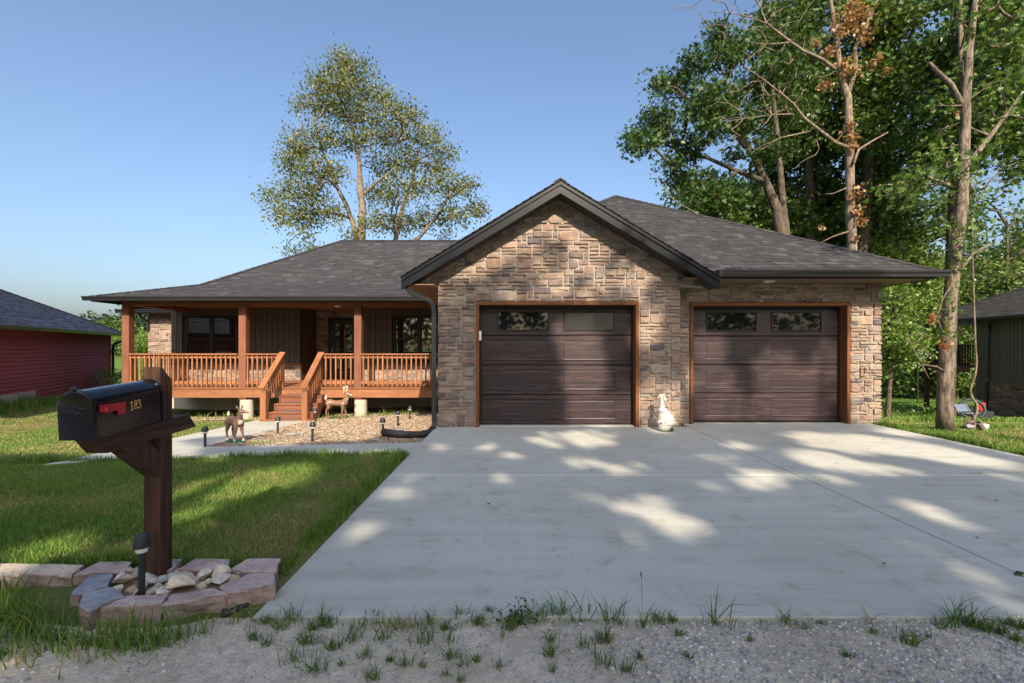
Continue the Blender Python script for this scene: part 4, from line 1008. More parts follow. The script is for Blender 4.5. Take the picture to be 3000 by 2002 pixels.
# ------------------------------------------------------------------ edging blocks and rocks round the mailbox
M['block_r'] = stone_mat('rosy_concrete_block', [(0, (.44, .345, .32)), (.5, (.48, .38, .35))], .2); M['block_g'] = stone_mat('grey_concrete_block', [(0, (.33, .34, .37)), (.5, (.30, .32, .36))], .2); M['block_t'] = stone_mat('tan_concrete_block', [(0, (.46, .39, .32)), (.5, (.50, .43, .35))], .2)
M['splitface'] = stone_mat('split_block_face', [(0, (.36, .265, .23)), (.5, (.31, .235, .21))], 1.0)
def blk(tops, m, lab, h=.10, zt=None):
    z = .09 if zt is None else zt
    pts = []
    for x, y in tops:
        Y = (HC - z) * F / (y - HY); pts.append(Vector(((x - CX) / F * Y, Y, z)))
    n = len(pts); c = sum(pts, Vector()) / n
    rings = []
    for dz, k in ((0, .965), (-.008, 1.0), (-.035, .995), (-.07, 1.005), (-h - .04, 1.0)):
        ring_ = []
        for i in range(n):
            a, d = pts[i], pts[(i + 1) % n]
            for t in (0, .25, .5, .75):
                p = a.lerp(d, t); p = c + (p - c) * k; p.z = z + dz
                j = .004 if dz > -.009 else .008
                ring_.append(p + Vector((R.uniform(-j, j), R.uniform(-j, j), R.uniform(-.002, .002))))
        rings.append(ring_)
    b = MB(); N = len(rings[0]); vs = [p for r_ in rings for p in r_]; fs = [tuple(range(N))]
    for a in range(len(rings) - 1):
        for i in range(N): fs.append((a * N + i, (a + 1) * N + i, (a + 1) * N + (i + 1) % N, a * N + (i + 1) % N))
    b.add(vs, fs, R.random()); o = b.build('edging_block', m, None, loc=c - Vector((0, 0, .1))); o.data.materials.append(M['splitface'])
    for p_ in o.data.polygons: p_.material_index = 0 if p_.normal.z > .35 else 1
    return tag(o, lab, 'edging block', 'concrete edging blocks around the mailbox')
Z3 = lambda *q: [(x * .383, 1550 + y * .383) for x, y in q]
blk(Z3((0, 265), (0, 368), (190, 347), (268, 265)), 'block_t', 'tan edging block at the far left end of the back row')
blk(Z3((-290, 268), (-290, 372), (-10, 370), (-8, 266)), 'block_r', 'edging block running out of the frame at the left of the row')
blk(Z3((255, 268), (185, 345), (552, 356), (642, 270)), 'block_t', 'tan edging block between the far left one and the rosy one')
blk(Z3((765, 245), (560, 350), (965, 322), (1012, 246)), 'block_r', 'rosy edging block left of the post, cracked at its back edge')
blk(Z3((1065, 280), (985, 318), (1300, 322), (1402, 228), (1200, 228)), 'block_r', 'edging block directly behind the mailbox post')
blk(Z3((1500, 224), (1350, 310), (1732, 312), (1764, 228)), 'block_r', 'edging block in the back row just right of the post')
blk(Z3((1892, 222), (1752, 312), (2112, 330), (2142, 224)), 'block_r', 'edging block at the back right corner by the driveway')
blk(Z3((1900, 340), (1672, 440), (1740, 490), (2105, 420), (2100, 337)), 'block_r', 'large rosy block at the front right corner with rough face to the driveway')
blk(Z3((1650, 447), (1305, 505), (1238, 582), (1742, 492)), 'block_r', 'front edging block with black plastic at its foot')
blk(Z3((1285, 503), (975, 508), (770, 602), (1232, 582)), 'block_r', 'low front edging block overgrown by grass blades')
blk(Z3((848, 440), (640, 492), (600, 585), (690, 620), (955, 505)), 'block_g', 'bluish grey edging block at the front left of the ring')
blk(Z3((868, 338), (690, 346), (540, 490), (600, 500), (826, 432)), 'block_g', 'bluish grey edging block beside the path light at the ring left side')
import bmesh
M['rock'] = stone_mat('pale_limestone', [(0, (.66, .58, .45)), (.2, (.58, .46, .32)), (.4, (.52, .49, .44)), (.6, (.70, .64, .54)), (.8, (.48, .45, .41))], .5)
M['rockgrey'] = stone_mat('grey_flagstone', [(0, (.27, .27, .28)), (.5, (.33, .33, .33))], .5)
def rock(c, r, m, name, lab, cat, group=None, flat=.65, nrm=15, seed=None):
    rr_ = random.Random(seed if seed is not None else R.random()); bm = bmesh.new()
    ex = (1, rr_.uniform(.65, .95), flat * rr_.uniform(.85, 1.15))
    for i in range(nrm):
        v = Vector((rr_.gauss(0, 1), rr_.gauss(0, 1), rr_.gauss(0, 1))).normalized() * rr_.uniform(.82, 1.05)
        bm.verts.new((v.x * r * ex[0], v.y * r * ex[1], v.z * r * ex[2]))
    h = bmesh.ops.convex_hull(bm, input=bm.verts); bmesh.ops.delete(bm, geom=[g for g in h['geom_interior'] if isinstance(g, bmesh.types.BMVert)], context='VERTS')
    bmesh.ops.bevel(bm, geom=bm.edges[:], offset=r * .035, segments=1, affect='EDGES', clamp_overlap=True)
    me = bpy.data.meshes.new(name); bm.to_mesh(me); bm.free(); me.materials.append(M[m]); rndattr(me, [rr_.random()] * len(me.vertices))
    o = link(name, me); o.location = c; o.rotation_euler = (rr_.uniform(-.3, .3), rr_.uniform(-.3, .3), rr_.random() * 6.3)
    return tag(o, lab, cat, group)
RG = 'pale rocks filling the ring around the mailbox post'
big = [((1395, 425), .085, 'large white angular rock with dark underside in the mailbox ring'), ((940, 410), .07, 'white rock left of the path light in the mailbox ring'), ((1690, 400), .062, 'pale rock near the right block in the mailbox ring'), ((1700, 335), .065, 'upright cream rock at the back right of the ring'),
       ((1570, 355), .05, 'small upright cream rock between the two back right rocks'), ((1170, 380), .065, 'pale rock touching the foot of the mailbox post')]
small = [(1545, 435), (1210, 430), (1040, 350), (920, 345), (1010, 460), (1170, 480), (1290, 430), (1310, 370), (1500, 395), (1620, 330), (1830, 330), (1790, 385), (1100, 430), (900, 460), (1050, 490), (1250, 480), (1420, 350), (1350, 345), (1240, 395), (1600, 410), (1130, 350), (970, 330)]
for (x, y), r, lab in big:
    z = .075; Y = (HC - z) * F / (1550 + y * .383 - HY); rock(((x * .383 - CX) / F * Y, Y, z + r * .15), r, 'rock', 'rock', lab, 'rock', None, .7)
ORD = 'first second third fourth fifth sixth seventh eighth ninth tenth eleventh twelfth thirteenth fourteenth fifteenth sixteenth seventeenth eighteenth nineteenth'.split()
def ordn(i):
    if i < 19: return ORD[i]
    t, u = divmod(i + 1, 10); tens = {2: 'twent', 3: 'thirt', 4: 'fort', 5: 'fift'}[t]
    return tens + 'ieth' if u == 0 else tens + 'y-' + ORD[u - 1]
SROCK = []
for x, y in sorted(small):
    z = .065; Y = (HC - z) * F / (1550 + y * .383 - HY); rock(((x * .383 - CX) / F * Y, Y, z), R.uniform(.028, .05), 'rock', 'rock', ordn(len(SROCK)) + ' small pale rock from the left in the ring round the mailbox post', 'rock', RG, .75, 18); SROCK.append(x)
MB().add([(-2.2, 2.3, .055), (-1.6, 2.3, .055), (-1.46, 2.5, .055), (-1.5, 2.6, .055), (-2.2, 2.6, .055)], [(0, 1, 2, 3, 4)]).build('ring_soil', 'gravelbase')['kind'] = 'structure'
for (x, y), r, lab in (((60, 985), .11, 'long white rock half buried in the road edge dust'), ((180, 990), .08, 'white rock behind grass blades at the road edge'), ((130, 1040), .10, 'curved white rock lowest of the group at the road edge'), ((380, 1030), .05, 'small white rock right of the group at the road edge'), ((480, 830), .06, 'pale rock under the grass below the grey blocks'), ((600, 850), .06, 'pale pointed rock in the grass below the grey blocks'), ((700, 850), .06, 'rounded dusty rock right of the pointed one')):
    Y = (HC + .03) * F / (1550 + y * .383 - HY); rock(((x * .383 - CX) / F * Y, Y, -.035), r * .8, 'rock', 'rock', lab, 'rock', None, .55)
# flagstones, pitted rock and drain in the gravel bed
for (x, y), s, lab in (((859, 1276), (.20, .09, .045), 'grey flat stone with broken edge in mid gravel'), ((990, 1246), (.22, .10, .025), 'pale flat stone lying sunlit in the gravel behind'), ((1092, 1272), (.17, .08, .03), 'grey flat stone left of the pitted rock'), ((1143, 1240), (.14, .06, .02), 'small grey flat stone behind the drain pipe'), ((1186, 1275), (.16, .08, .02), 'grey flat stone partly under the pitted rock'), ((1072, 1234), (.12, .07, .02), 'small grey flat stone in front of the right pier')):
    g = ground_px(x, y); o = rock(g + Vector((0, 0, .012)), 1.0, 'rockgrey', 'flat_stone', lab, 'flat stone', 'flat stones lying in the gravel bed', 1, 24); o.scale = (s[0], s[1], s[2] * .9); o.rotation_euler = (0, 0, R.uniform(-.2, .2))
def pitted():
    t = MT('pitted_rock'); v = t.coord('Object'); vo = t.N('TexVoronoi', i_Scale=34.0); t.l.new(v, vo.inputs['Vector']); d = vo.outputs['Distance']
    t.col(t.ramp(d, [(.08, (.05, .045, .04)), (.35, (.26, .24, .21)), (.7, (.42, .39, .34))])); t.set(.95, .2); t.bump(d, 1.0, .03); return t.m
M['pitted'] = pitted()
g = ground_px(1163, 1284); o = rock(g + Vector((0, .06, .07)), .165, 'pitted', 'pitted_rock', 'round grey pitted rock at the end of the black drain pipe', 'rock', None, .62, 60)
for p in o.data.polygons: p.use_smooth = True
dp = MB(); c = bend([(-1.36, 7.77, -.06), (-1.40, 7.62, -.10), (-1.56, 7.52, -.115), (-1.85, 7.50, -.10), (-2.05, 7.62, -.10), (-2.22, 7.80, -.12)], 8)
cc = []
for a, b_ in zip(c[:-1], c[1:]):
    n = max(1, int((b_ - a).length / .007)); cc += [a.lerp(b_, k / n) for k in range(n)]
cc.append(c[-1]); dp.tube([p + Vector((0, 0, .055)) for p in cc], [.055 + (.006 if (i // 2) % 2 else 0) for i in range(len(cc))], 14)
M['drain'] = mat('ribbed_black_pipe', (.030, .027, .028), .6, .2, 20); tag(dp.build('drain_pipe', 'drain', None, True), 'black ribbed drain pipe lying on the gravel from the downspout', 'drain pipe')
# ------------------------------------------------------------------ garden statues
def animal_mat(name, base, spots, socks, belly=None, rough=.38):
    t = MT(name); v = t.N('TexCoord').outputs['Object']; n = t.noise(v, 9, 4); n2 = t.noise(v, 50, 3)
    c = t.mix(n, sc(base, .7), sc(base, 1.35)); sx = t.N('SeparateXYZ'); t.l.new(v, sx.inputs[0])
    m = t.math('LESS_THAN', t.math('ADD', sx.outputs['Z'], t.math('MULTIPLY', n, .02)), socks)
    for p, r in spots:
        d = t.N('VectorMath', operation='DISTANCE'); t.l.new(v, d.inputs[0]); d.inputs[1].default_value = p
        m = t.math('MAXIMUM', m, t.math('LESS_THAN', t.math('ADD', d.outputs['Value'], t.math('MULTIPLY', n2, .012)), r + .006))
    t.col(t.mix(m, c, (.62, .56, .48))); t.set(rough, .5); t.bump(n2, .2, .004); return t.m
def sculpt(name, b, voxel, m, parent, it=4):
    o = b.build(name, m, parent, True); r = o.modifiers.new('union', 'REMESH'); r.mode = 'VOXEL'; r.voxel_size = voxel; r.use_smooth_shade = True
    s = o.modifiers.new('soften', 'SMOOTH'); s.factor = .5; s.iterations = it; return o
def limb(b, pts, rs, n=10):
    pts = [Vector(p) for p in pts]
    b.tube(pts, rs, n)
    for p, r in zip(pts, rs): b.ball(p, r, n, 7)
def deer(loc, rz, lab, k, antlers, cat, nm):
    t = empty(nm, (0, 0, 0)); b = MB()
    if not antlers:
        limb(b, [(-.115, 0, .318), (-.03, 0, .312), (.075, 0, .305), (.11, 0, .315)], [.070, .066, .074, .062])
        limb(b, [(.10, 0, .33), (.125, 0, .40), (.14, 0, .455)], [.056, .042, .038]); limb(b, [(.138, .004, .476), (.180, .030, .468), (.222, .058, .452)], [.038, .027, .0165])
        for s in (-1, 1):
            b.ball((.112 - s * .022, .004 + s * .046, .535), (.010, .018, .046), 8, 7, Matrix.Rotation(s * -.5, 3, 'X') @ Matrix.Rotation(-.35, 3, 'Y'))
            limb(b, [(-.125, s * .040, .30), (-.130, s * .047, .22), (-.165, s * .047, .145), (-.150, s * .047, .06), (-.138, s * .047, .012)], [.056, .036, .019, .015, .018], 8)
            limb(b, [(.085, s * .040, .28), (.090, s * .045, .19), (.094 + s * .02, s * .048, .11), (.098 + s * .035, s * .05, .012)], [.044, .027, .018, .019], 8)
        limb(b, [(-.175, 0, .355), (-.20, 0, .40), (-.195, 0, .445)], [.020, .024, .014], 8)
        m = animal_mat('fawn_glaze', (.165, .088, .060), [((-.205, 0, .42), .036), ((.165, 0, .29), .048), ((.212, .054, .436), .024), ((.165, .01, .438), .020), ((.1, .085, .33), .0)], .055)
        sculpt('body', b, .0075, m, t); z0 = 0
        q = MB(); q.ball((.236, .068, .456), (.008, .009, .007), 8, 6)
        for s in (-1, 1): q.ball((.170 - s * .019, .022 + s * .028, .488), (.005, .005, .006), 8, 6)
        q.build('nose_and_eyes', 'frame', t, True); bw = (.20, .10)
    else:
        limb(b, [(-.20, 0, .415), (-.05, 0, .39), (.12, 0, .395), (.20, 0, .41)], [.085, .072, .085, .078])
        limb(b, [(.19, 0, .43), (.235, 0, .52), (.255, 0, .605)], [.078, .056, .046]); limb(b, [(.25, 0, .635), (.32, 0, .615), (.375, 0, .595)], [.048, .034, .022])
        for s in (-1, 1):
            b.ball((.205, s * .062, .665), (.020, .045, .018), 8, 7, Matrix.Rotation(s * .45, 3, 'X'))
            limb(b, [(-.215, s * .045, .39), (-.20, s * .052, .29), (-.265, s * .052, .20), (-.262, s * .052, .10), (-.25, s * .052, .012)], [.078, .046, .023, .018, .021], 8)
            limb(b, [(.165, s * .045, .37), (.165, s * .05, .25), (.17 + s * .03, s * .05, .15), (.175 + s * .02, s * .05, .012)], [.058, .034, .022, .021], 8)
        limb(b, [(-.28, 0, .45), (-.305, 0, .51), (-.295, 0, .575)], [.028, .034, .020], 8)
        m = animal_mat('buck_glaze', (.21, .115, .070), [((-.325, 0, .545), .062), ((-.30, 0, .40), .045), ((.30, 0, .49), .055), ((.375, 0, .590), .030), ((.205, -.095, .665), .035), ((.02, 0, .30), .045)], .0, rough=.25)
        sculpt('body', b, .0095, m, t)
        q = MB()
        for s in (-1, 1):
            limb(q, [(.235, s * .025, .665), (.20, s * .075, .72), (.215, s * .095, .79), (.245, s * .085, .835)], [.012, .011, .010, .006], 7)
            for u, v in (((.205, s * .085, .75), (.255, s * .06, .80)), ((.212, s * .093, .78), (.18, s * .09, .83)), ((.215, s * .05, .69), (.27, s * .045, .75))): limb(q, [u, v], [.009, .005], 6)
        q.build('antlers', mat('antler_paint', (.62, .55, .44), .5), t, True)
        q = MB(); q.ball((.397, 0, .600), (.009, .012, .010), 8, 6)
        for s in (-1, 1): q.ball((.285, s * .038, .645), (.008, .005, .007), 8, 6)
        q.build('nose_and_eyes', 'frame', t, True); bw = (.30, .11)
    q = MB(); n = 18
    q.lathe([(1.0, -.05), (1.03, -.01), (.98, .012), (0, .014)], n); q.v = [(v[0] * (bw[0] * (1 + .10 * math.sin(3 * math.atan2(v[1], v[0])))) , v[1] * (bw[1] * (1 + .12 * math.cos(5 * math.atan2(v[1], v[0])))), v[2]) for v in q.v]
    q.build('base', mat('green_base_paint_' + nm, (.012, .085, .050), .35), t, True)
    t.location = loc; t.rotation_euler = (0, 0, rz); t.scale = (k, k, k); return tag(t, lab, cat)
fg = ground_px(690, 1299); deer(fg + Vector((0, 0, .035)), rad(-30), 'brown fawn statue with white socks on green base beside the walkway', 1.06, False, 'statue', 'fawn_statue')
bgp = ground_px(988, 1229); deer(bgp + Vector((0, 0, .02)), rad(-4), 'glazed buck statue with white antlers standing before the porch steps', 1.0, True, 'statue', 'buck_statue')
def dress_mat():
    t = MT('striped_cotton'); v = t.N('TexCoord').outputs['Object']; sx = t.N('SeparateXYZ'); t.l.new(v, sx.inputs[0])
    an = t.math('ARCTAN2', sx.outputs['Y'], sx.outputs['X']); s = t.math('SINE', t.math('MULTIPLY', an, 90.0))
    t.col(t.ramp(s, [(.0, (.56, .53, .47)), (.55, (.54, .51, .45)), (.75, (.28, .27, .25))])); t.set(.9, .1); return t.m
gt = empty('goose_statue', (0, 0, 0)); M['dress'] = dress_mat(); M['gwhite'] = mat('goose_white', (.64, .60, .53), .5, .05, 10); M['lace'] = mat('lace_trim', (.62, .59, .54), .9, .08, 40, .5, 150)
def goose_ring(z, x0, x1, yr, n=40, rip=0.0, tilt=0.0):
    cx_, rx_ = (x0 + x1) / 2, (x1 - x0) / 2
    return [Vector((cx_ + rx_ * math.cos(a) * (1 + rip * math.sin(a * 11)), yr * math.sin(a) * (1 + rip * math.sin(a * 11 + 1)), z + tilt * math.cos(a))) for a in [2 * math.pi * i / n for i in range(n)]]
zx = lambda x: (x - 935) / 1720.0
def ringloft(rs, name, m, smooth=True):
    b = MB(); n = len(rs[0]); vs = [p for r_ in rs for p in r_]; fs = [(a * n + i, a * n + (i + 1) % n, (a + 1) * n + (i + 1) % n, (a + 1) * n + i) for a in range(len(rs) - 1) for i in range(n)]
    b.add(vs, fs + [tuple(range(n))[::-1], tuple(range((len(rs) - 1) * n, len(rs) * n))]); return b.build(name, m, gt, smooth)
ringloft([goose_ring(.012, zx(775), zx(1110), .095, rip=.05), goose_ring(.07, zx(765), zx(1160), .105, rip=.04), goose_ring(.13, zx(752), zx(1270), .11, rip=.03, tilt=-.02), goose_ring(.20, zx(748), zx(1255), .105, tilt=-.005), goose_ring(.26, zx(757), zx(1170), .095), goose_ring(.32, zx(765), zx(1085), .078), goose_ring(.385, zx(780), zx(985), .05)], 'dress', 'dress')
ringloft([goose_ring(.105, zx(748), zx(1330), .115, rip=.05, tilt=.015), goose_ring(.13, zx(748), zx(1310), .115, rip=.04, tilt=.015), goose_ring(.155, zx(770), zx(1250), .1, tilt=.01)], 'tail_frill', 'dress')
ringloft([goose_ring(.165, zx(728), zx(1165), .118, 60, .06, .045), goose_ring(.205, zx(738), zx(1180), .114, 60, .04, .045), goose_ring(.22, zx(752), zx(1170), .102, 60, .0, .045)], 'skirt_ruffle', 'lace')
ringloft([goose_ring(.318, zx(762), zx(1050), .085, 60, .07), goose_ring(.352, zx(768), zx(1010), .075, 60, .05), goose_ring(.385, zx(782), zx(985), .055, 60, .0)], 'collar_ruffle', 'lace')
b = MB(); limb(b, [(zx(885), 0, .36), (zx(878), 0, .46), (zx(868), 0, .53), (zx(858), 0, .575)], [.052, .038, .033, .040]); b.ball((zx(845), 0, .582), (.044, .036, .034), 12, 9); sculpt('head', b, .006, M['gwhite'], gt, 3)
b = MB(); b.add([(zx(795), -.020, .600), (zx(795), .020, .600), (zx(795), .022, .562), (zx(795), -.022, .562), (zx(738), 0, .553), (zx(738), 0, .545), (zx(850), -.018, .592), (zx(850), .018, .592), (zx(850), .018, .56), (zx(850), -.018, .56)], [(0, 4, 1), (1, 4, 5, 2), (0, 3, 5, 4), (3, 2, 5), (0, 1, 7, 6), (1, 2, 8, 7), (2, 3, 9, 8), (3, 0, 6, 9)]); b.build('beak', mat('beak_paint', (.62, .38, .17), .45), gt)
b = MB(); [b.ball((zx(868), s * .035, .594), (.006, .004, .008), 8, 6) for s in (-1, 1)]; b.build('eyes', 'frame', gt, True)
b = MB()
for dx, dz, w in ((935, .47, .010), (985, .455, .009), (960, .50, .012)): b.tube([(zx(890), -.02, .60), (zx(935), -.03, .585), (zx(dx - 5), -.032, .53), (zx(dx), -.03, dz)], [w, w * 1.1, w, w * .6], 6)
b.ball((zx(905), -.005, .60), (.022, .035, .018), 8, 6); b.build('bonnet_ribbon', 'lace', gt, True)
b = MB(); b.ball((zx(1090), -.07, .012), (.05, .03, .014), 10, 6); b.ball((zx(1165), .0, .03), (.032, .03, .03), 10, 6); b.ball((zx(960), -.05, .008), (.09, .05, .012), 12, 6); b.build('feet', mat('green_foot_paint', (.010, .07, .020), .4), gt, True)
gt.location = (2.545, 7.55, .004); tag(gt, 'white goose statue in striped ruffled dress between the two garage doors', 'statue')
# ------------------------------------------------------------------ trees
def nrmz(a): return a / np.maximum(np.linalg.norm(a, axis=-1, keepdims=True), 1e-9)
def leaf_mesh(C, size, cols, up=.7, lobed=False, droop=.25, rng=NR, aspect=.30, out=None):
    n = len(C); size = np.broadcast_to(size, (n,)) * rng.uniform(.65, 1.25, n)
    nm = rng.normal(size=(n, 3)); nm[:, 2] = np.abs(nm[:, 2]) + up; nm = nrmz(nm)
    d = rng.normal(size=(n, 3))
    if out is not None: d = d + out
    d[:, 2] -= droop; d = nrmz(d - nm * (d * nm).sum(1, keepdims=True)); s = np.cross(nm, d)
    T = [(0, 0, 0), (aspect, .5, .06), (0, 1, -.10), (-aspect, .5, .06)]; Fq = [(0, 1, 2, 3)]
    if lobed:
        T = [(0, 0, 0), (.17, .42, .05), (0, 1, -.10), (-.17, .42, .05), (-.46, .70, -.03), (0, .44, .03), (.46, .70, -.03), (0, .66, .0), (-.36, .34, -.02), (0, .16, .02), (.36, .34, -.02), (0, .36, .02)]
        Fq = [(0, 1, 2, 3), (4, 5, 6, 7), (8, 9, 10, 11)]
    T = np.array(T); m = len(T)
    V = C[:, None, :] + size[:, None, None] * (T[None, :, 0:1] * s[:, None, :] + (T[None, :, 1:2] - .3) * d[:, None, :] + T[None, :, 2:3] * nm[:, None, :])
    Fc = (np.arange(n)[:, None, None] * m + np.array(Fq)[None]).reshape(-1, 4)
    return V.reshape(-1, 3), Fc, np.repeat(cols, m, axis=0)
def palette(n, cols, w=None, rng=NR, var=.25):
    cols = np.array(cols); i = rng.choice(len(cols), n, p=None if w is None else np.array(w) / sum(w))
    return cols[i] * rng.uniform(1 - var, 1 + var, (n, 1))
def grow(trunks, A, step=.5, rng=NR, up_pen=.8, len_w=.25):
    pos = []; par = []; ln = []; rt = []
    for tr in trunks:                                       # each trunk: [(x,y,z,r),...]; later trunks start at the nearest node of the first
        last = -1
        if pos:
            d = np.linalg.norm(np.array(pos) - np.array(tr[0][:3]), axis=1); last = int(d.argmin()) if d.min() < 1.0 else -1
        for a, b in zip(tr[:-1], tr[1:]):
            a = np.array(a); b = np.array(b); n = max(1, int(np.linalg.norm(b[:3] - a[:3]) / .4))
            for k in range(n + (1 if b is tr[-1] else 0)):
                q = a + (b - a) * k / n; pos.append(q[:3]); par.append(last); rt.append(q[3]); ln.append(0 if last < 0 else ln[last]); last = len(pos) - 1
    NT = len(pos); cap = NT + len(A) * 14
    PP = np.zeros((cap, 3)); PP[:NT] = pos; LL = np.zeros(cap); par = list(par); n = NT
    A = A[np.argsort(np.array([np.linalg.norm(PP[:NT] - a, axis=1).min() for a in A]))] if len(A) else A
    tips = []
    for a in A:
        d = np.linalg.norm(PP[:n] - a, axis=1); c = d + len_w * LL[:n] + up_pen * np.maximum(0, PP[:n, 2] - a[2] + .15 * d)
        j = int(c.argmin()); D = d[j]; m = min(12, max(1, int(D / step))); p0 = PP[j].copy()
        bow = rng.normal(size=3) * .09 * D + np.array([0, 0, .05 * D])
        for k in range(1, m + 1):
            if n >= cap: break
            t = k / m; PP[n] = p0 + (a - p0) * t + bow * math.sin(math.pi * t) + rng.normal(size=3) * .018 * min(D, 2); par.append(j if k == 1 else n - 1); LL[n] = LL[j if k == 1 else n - 1] + D / m; n += 1
        tips.append(n - 1)
    return PP[:n], np.array(par[:n]), np.array(rt), NT, np.array(tips, int)
def limbs_mesh(PP, par, rt, NT, tips, rtip=.012, pw=.45, sides=5, rmax=9):
    n = len(PP); cnt = np.zeros(n); cnt[tips] += 1
    for i in range(n - 1, NT - 1, -1):
        if par[i] >= 0: cnt[par[i]] += cnt[i]
    r = rtip * np.maximum(cnt, 1) ** pw
    r = np.minimum(r, rmax); r[:NT] = rt
    e = np.arange(NT, n); a = PP[par[e]]; b = PP[e]; ra = np.minimum(r[par[e]], r[e] * 1.35); rb = r[e]
    d = nrmz(b - a); u = nrmz(np.cross(d, np.array([.31, .17, .93]))); w = np.cross(d, u)
    th = np.arange(sides) * 2 * math.pi / sides; cs = np.cos(th)[None, :, None]; sn = np.sin(th)[None, :, None]
    off = cs * u[:, None] + sn * w[:, None]
    V = np.concatenate([a[:, None] + off * ra[:, None, None], (b + d * .3 * rb[:, None])[:, None] + off * rb[:, None, None]], 1)
    k = np.arange(sides); Fq = np.stack([k, (k + 1) % sides, sides + (k + 1) % sides, sides + k], 1)
    Fc = (np.arange(len(e))[:, None, None] * 2 * sides + Fq[None]).reshape(-1, 4)
    return V.reshape(-1, 3), Fc
def trunk_tube(tr, n=12, flare=1.35, rng=R):
    b = MB(); pts = []; rs = []
    for i, (a, c) in enumerate(zip(tr[:-1], tr[1:])):
        a = Vector(a[:3]), a[3]; c = Vector(c[:3]), c[3]; m = max(2, int((c[0] - a[0]).length / .3))
        for k in range(m + (1 if i == len(tr) - 2 else 0)):
            t = k / m; p = a[0].lerp(c[0], t); r = a[1] + (c[1] - a[1]) * t; pts.append(p + Vector((rng.uniform(-1, 1), rng.uniform(-1, 1), 0)) * r * .07); rs.append(r * rng.uniform(.96, 1.04))
    for i in range(min(4, len(rs))): rs[i] *= 1 + (flare - 1) * (1 - i / 4) ** 2
    b.tube(pts, rs, n); return b
DENS = 5.0
def clump_points(clumps, dens, rng=NR, shell=.35):
    out = []
    for c, r in clumps:
        n = max(3, int(DENS * dens * r * r)); v = nrmz(rng.normal(size=(n, 3))) * (rng.uniform(shell, 1, (n, 1)) ** .6) * r
        v[:, 2] *= .8; out.append(np.array(c) + v)
    return np.concatenate(out)
def tree(name, trunks, clumps, lab, group=None, cat='tree', dens=7, per=14, sig=.28, leaf=.14, cols=((.045, .085, .018),), w=None, bark='bark', lobed=False, rtip=.011, up=.12, extra=None, step=.5, rng=NR, flare=1.35, pw=.45, aspect=.30, keep=None, up_pen=.8, droop=.25):
    A = clump_points(clumps, dens, rng) if len(clumps) else np.zeros((0, 3))
    if keep is not None and len(A): A = A[keep(A)]
    PP, par, rt, NT, tips = grow(trunks, A, step, rng, up_pen)
    t0 = trunks[0][0]; root = empty(name, (t0[0], t0[1], t0[2]), lab, cat, group)
    tb = MB()
    for i, tr in enumerate(trunks):
        q = trunk_tube(tr, 12 if i == 0 else 8, flare if i == 0 else 1.0); tb.add(q.v, q.f)
    tb.build('trunk', bark, root, True)
    if len(A):
        V, Fc = limbs_mesh(PP, par, rt, NT, tips, rtip, pw); tag(mesh_np('branches', V, Fc, bark, root, smooth=True), kind='stuff')
        ce = PP[tips]; k = rng.poisson(per, len(ce)); C = np.repeat(ce, k, axis=0); C = C + rng.normal(size=C.shape) * sig * np.array([1, 1, .75])
        if keep is not None: C = C[keep(C)]
        out = nrmz(C - np.repeat(ce, k, axis=0)) * .5 if keep is None else None
        V, Fc, cc = leaf_mesh(C, leaf, palette(len(C), cols, w, rng), up, lobed, droop, rng, aspect, out)
        mesh_np('crown', V, Fc, 'leaf', root, col=cc)
    return root
def CL(pts, Y, s=1.0, o=(0, 0), dy=1.0):                    # clumps given where the photo shows them, spread in depth
    out = []
    for x, y, r in pts:
        yy = Y + R.uniform(-dy, dy); out.append((P(o[0] + x * s, o[1] + y * s, yy), r * s * Y / F))
    return out
def TR(pts, Y, s=1.0, o=(0, 0)):
    out = []
    for q in pts:
        x, y, r = q[:3]; v = P(o[0] + x * s, o[1] + y * s, q[3] if len(q) > 3 else Y); out.append((v.x, v.y, v.z, r))
    return out
GREEN = [(0.063, 0.122, 0.019), (0.081, 0.148, 0.024), (0.048, 0.092, 0.016), (0.111, 0.167, 0.030), (0.141, 0.181, 0.041)]
DARKG = [(0.045, 0.097, 0.019), (0.060, 0.119, 0.023), (0.033, 0.073, 0.014), (0.083, 0.144, 0.029)]
OLIVE = [(.16, .18, .05), (.115, .15, .038), (.21, .21, .075), (.085, .12, .03), (.26, .14, .07)]
BRIGHT = [(0.107, 0.194, 0.031), (0.086, 0.163, 0.026), (0.142, 0.224, 0.040), (0.172, 0.241, 0.052)]
# the open tree behind the ridge
s8 = (.4145, (750, 150))
mid = [(600, 80, 90), (740, 110, 70), (430, 220, 80), (560, 220, 120), (700, 260, 120), (860, 280, 80), (320, 370, 70), (470, 400, 110), (640, 420, 120), (800, 440, 100), (1000, 430, 100), (1090, 440, 60), (330, 650, 110), (260, 760, 90), (470, 620, 100), (620, 640, 90), (780, 600, 110), (950, 600, 110), (1130, 600, 100), (1250, 580, 70), (1280, 680, 70), (220, 820, 80), (400, 830, 100), (560, 850, 80), (900, 800, 110), (1080, 780, 110), (1250, 800, 100), (1350, 740, 60), (120, 1010, 60), (260, 980, 100), (430, 1000, 100), (250, 1140, 100), (160, 1180, 55), (400, 1170, 100), (540, 1140, 80), (850, 1020, 100), (1000, 1000, 110), (1180, 960, 100), (1350, 950, 100), (1480, 960, 70), (900, 1200, 85), (1030, 1230, 100), (1180, 1180, 80), (1330, 1150, 90), (1450, 1180, 70), (1560, 1110, 70), (680, 1290, 60), (330, 1290, 40), (1350, 1300, 50), (800, 1200, 60), (250, 1410, 50), (370, 1390, 50), (90, 1030, 45), (1530, 930, 45), (1590, 1130, 45), (620, 60, 50), (930, 340, 60)]
YT = 28
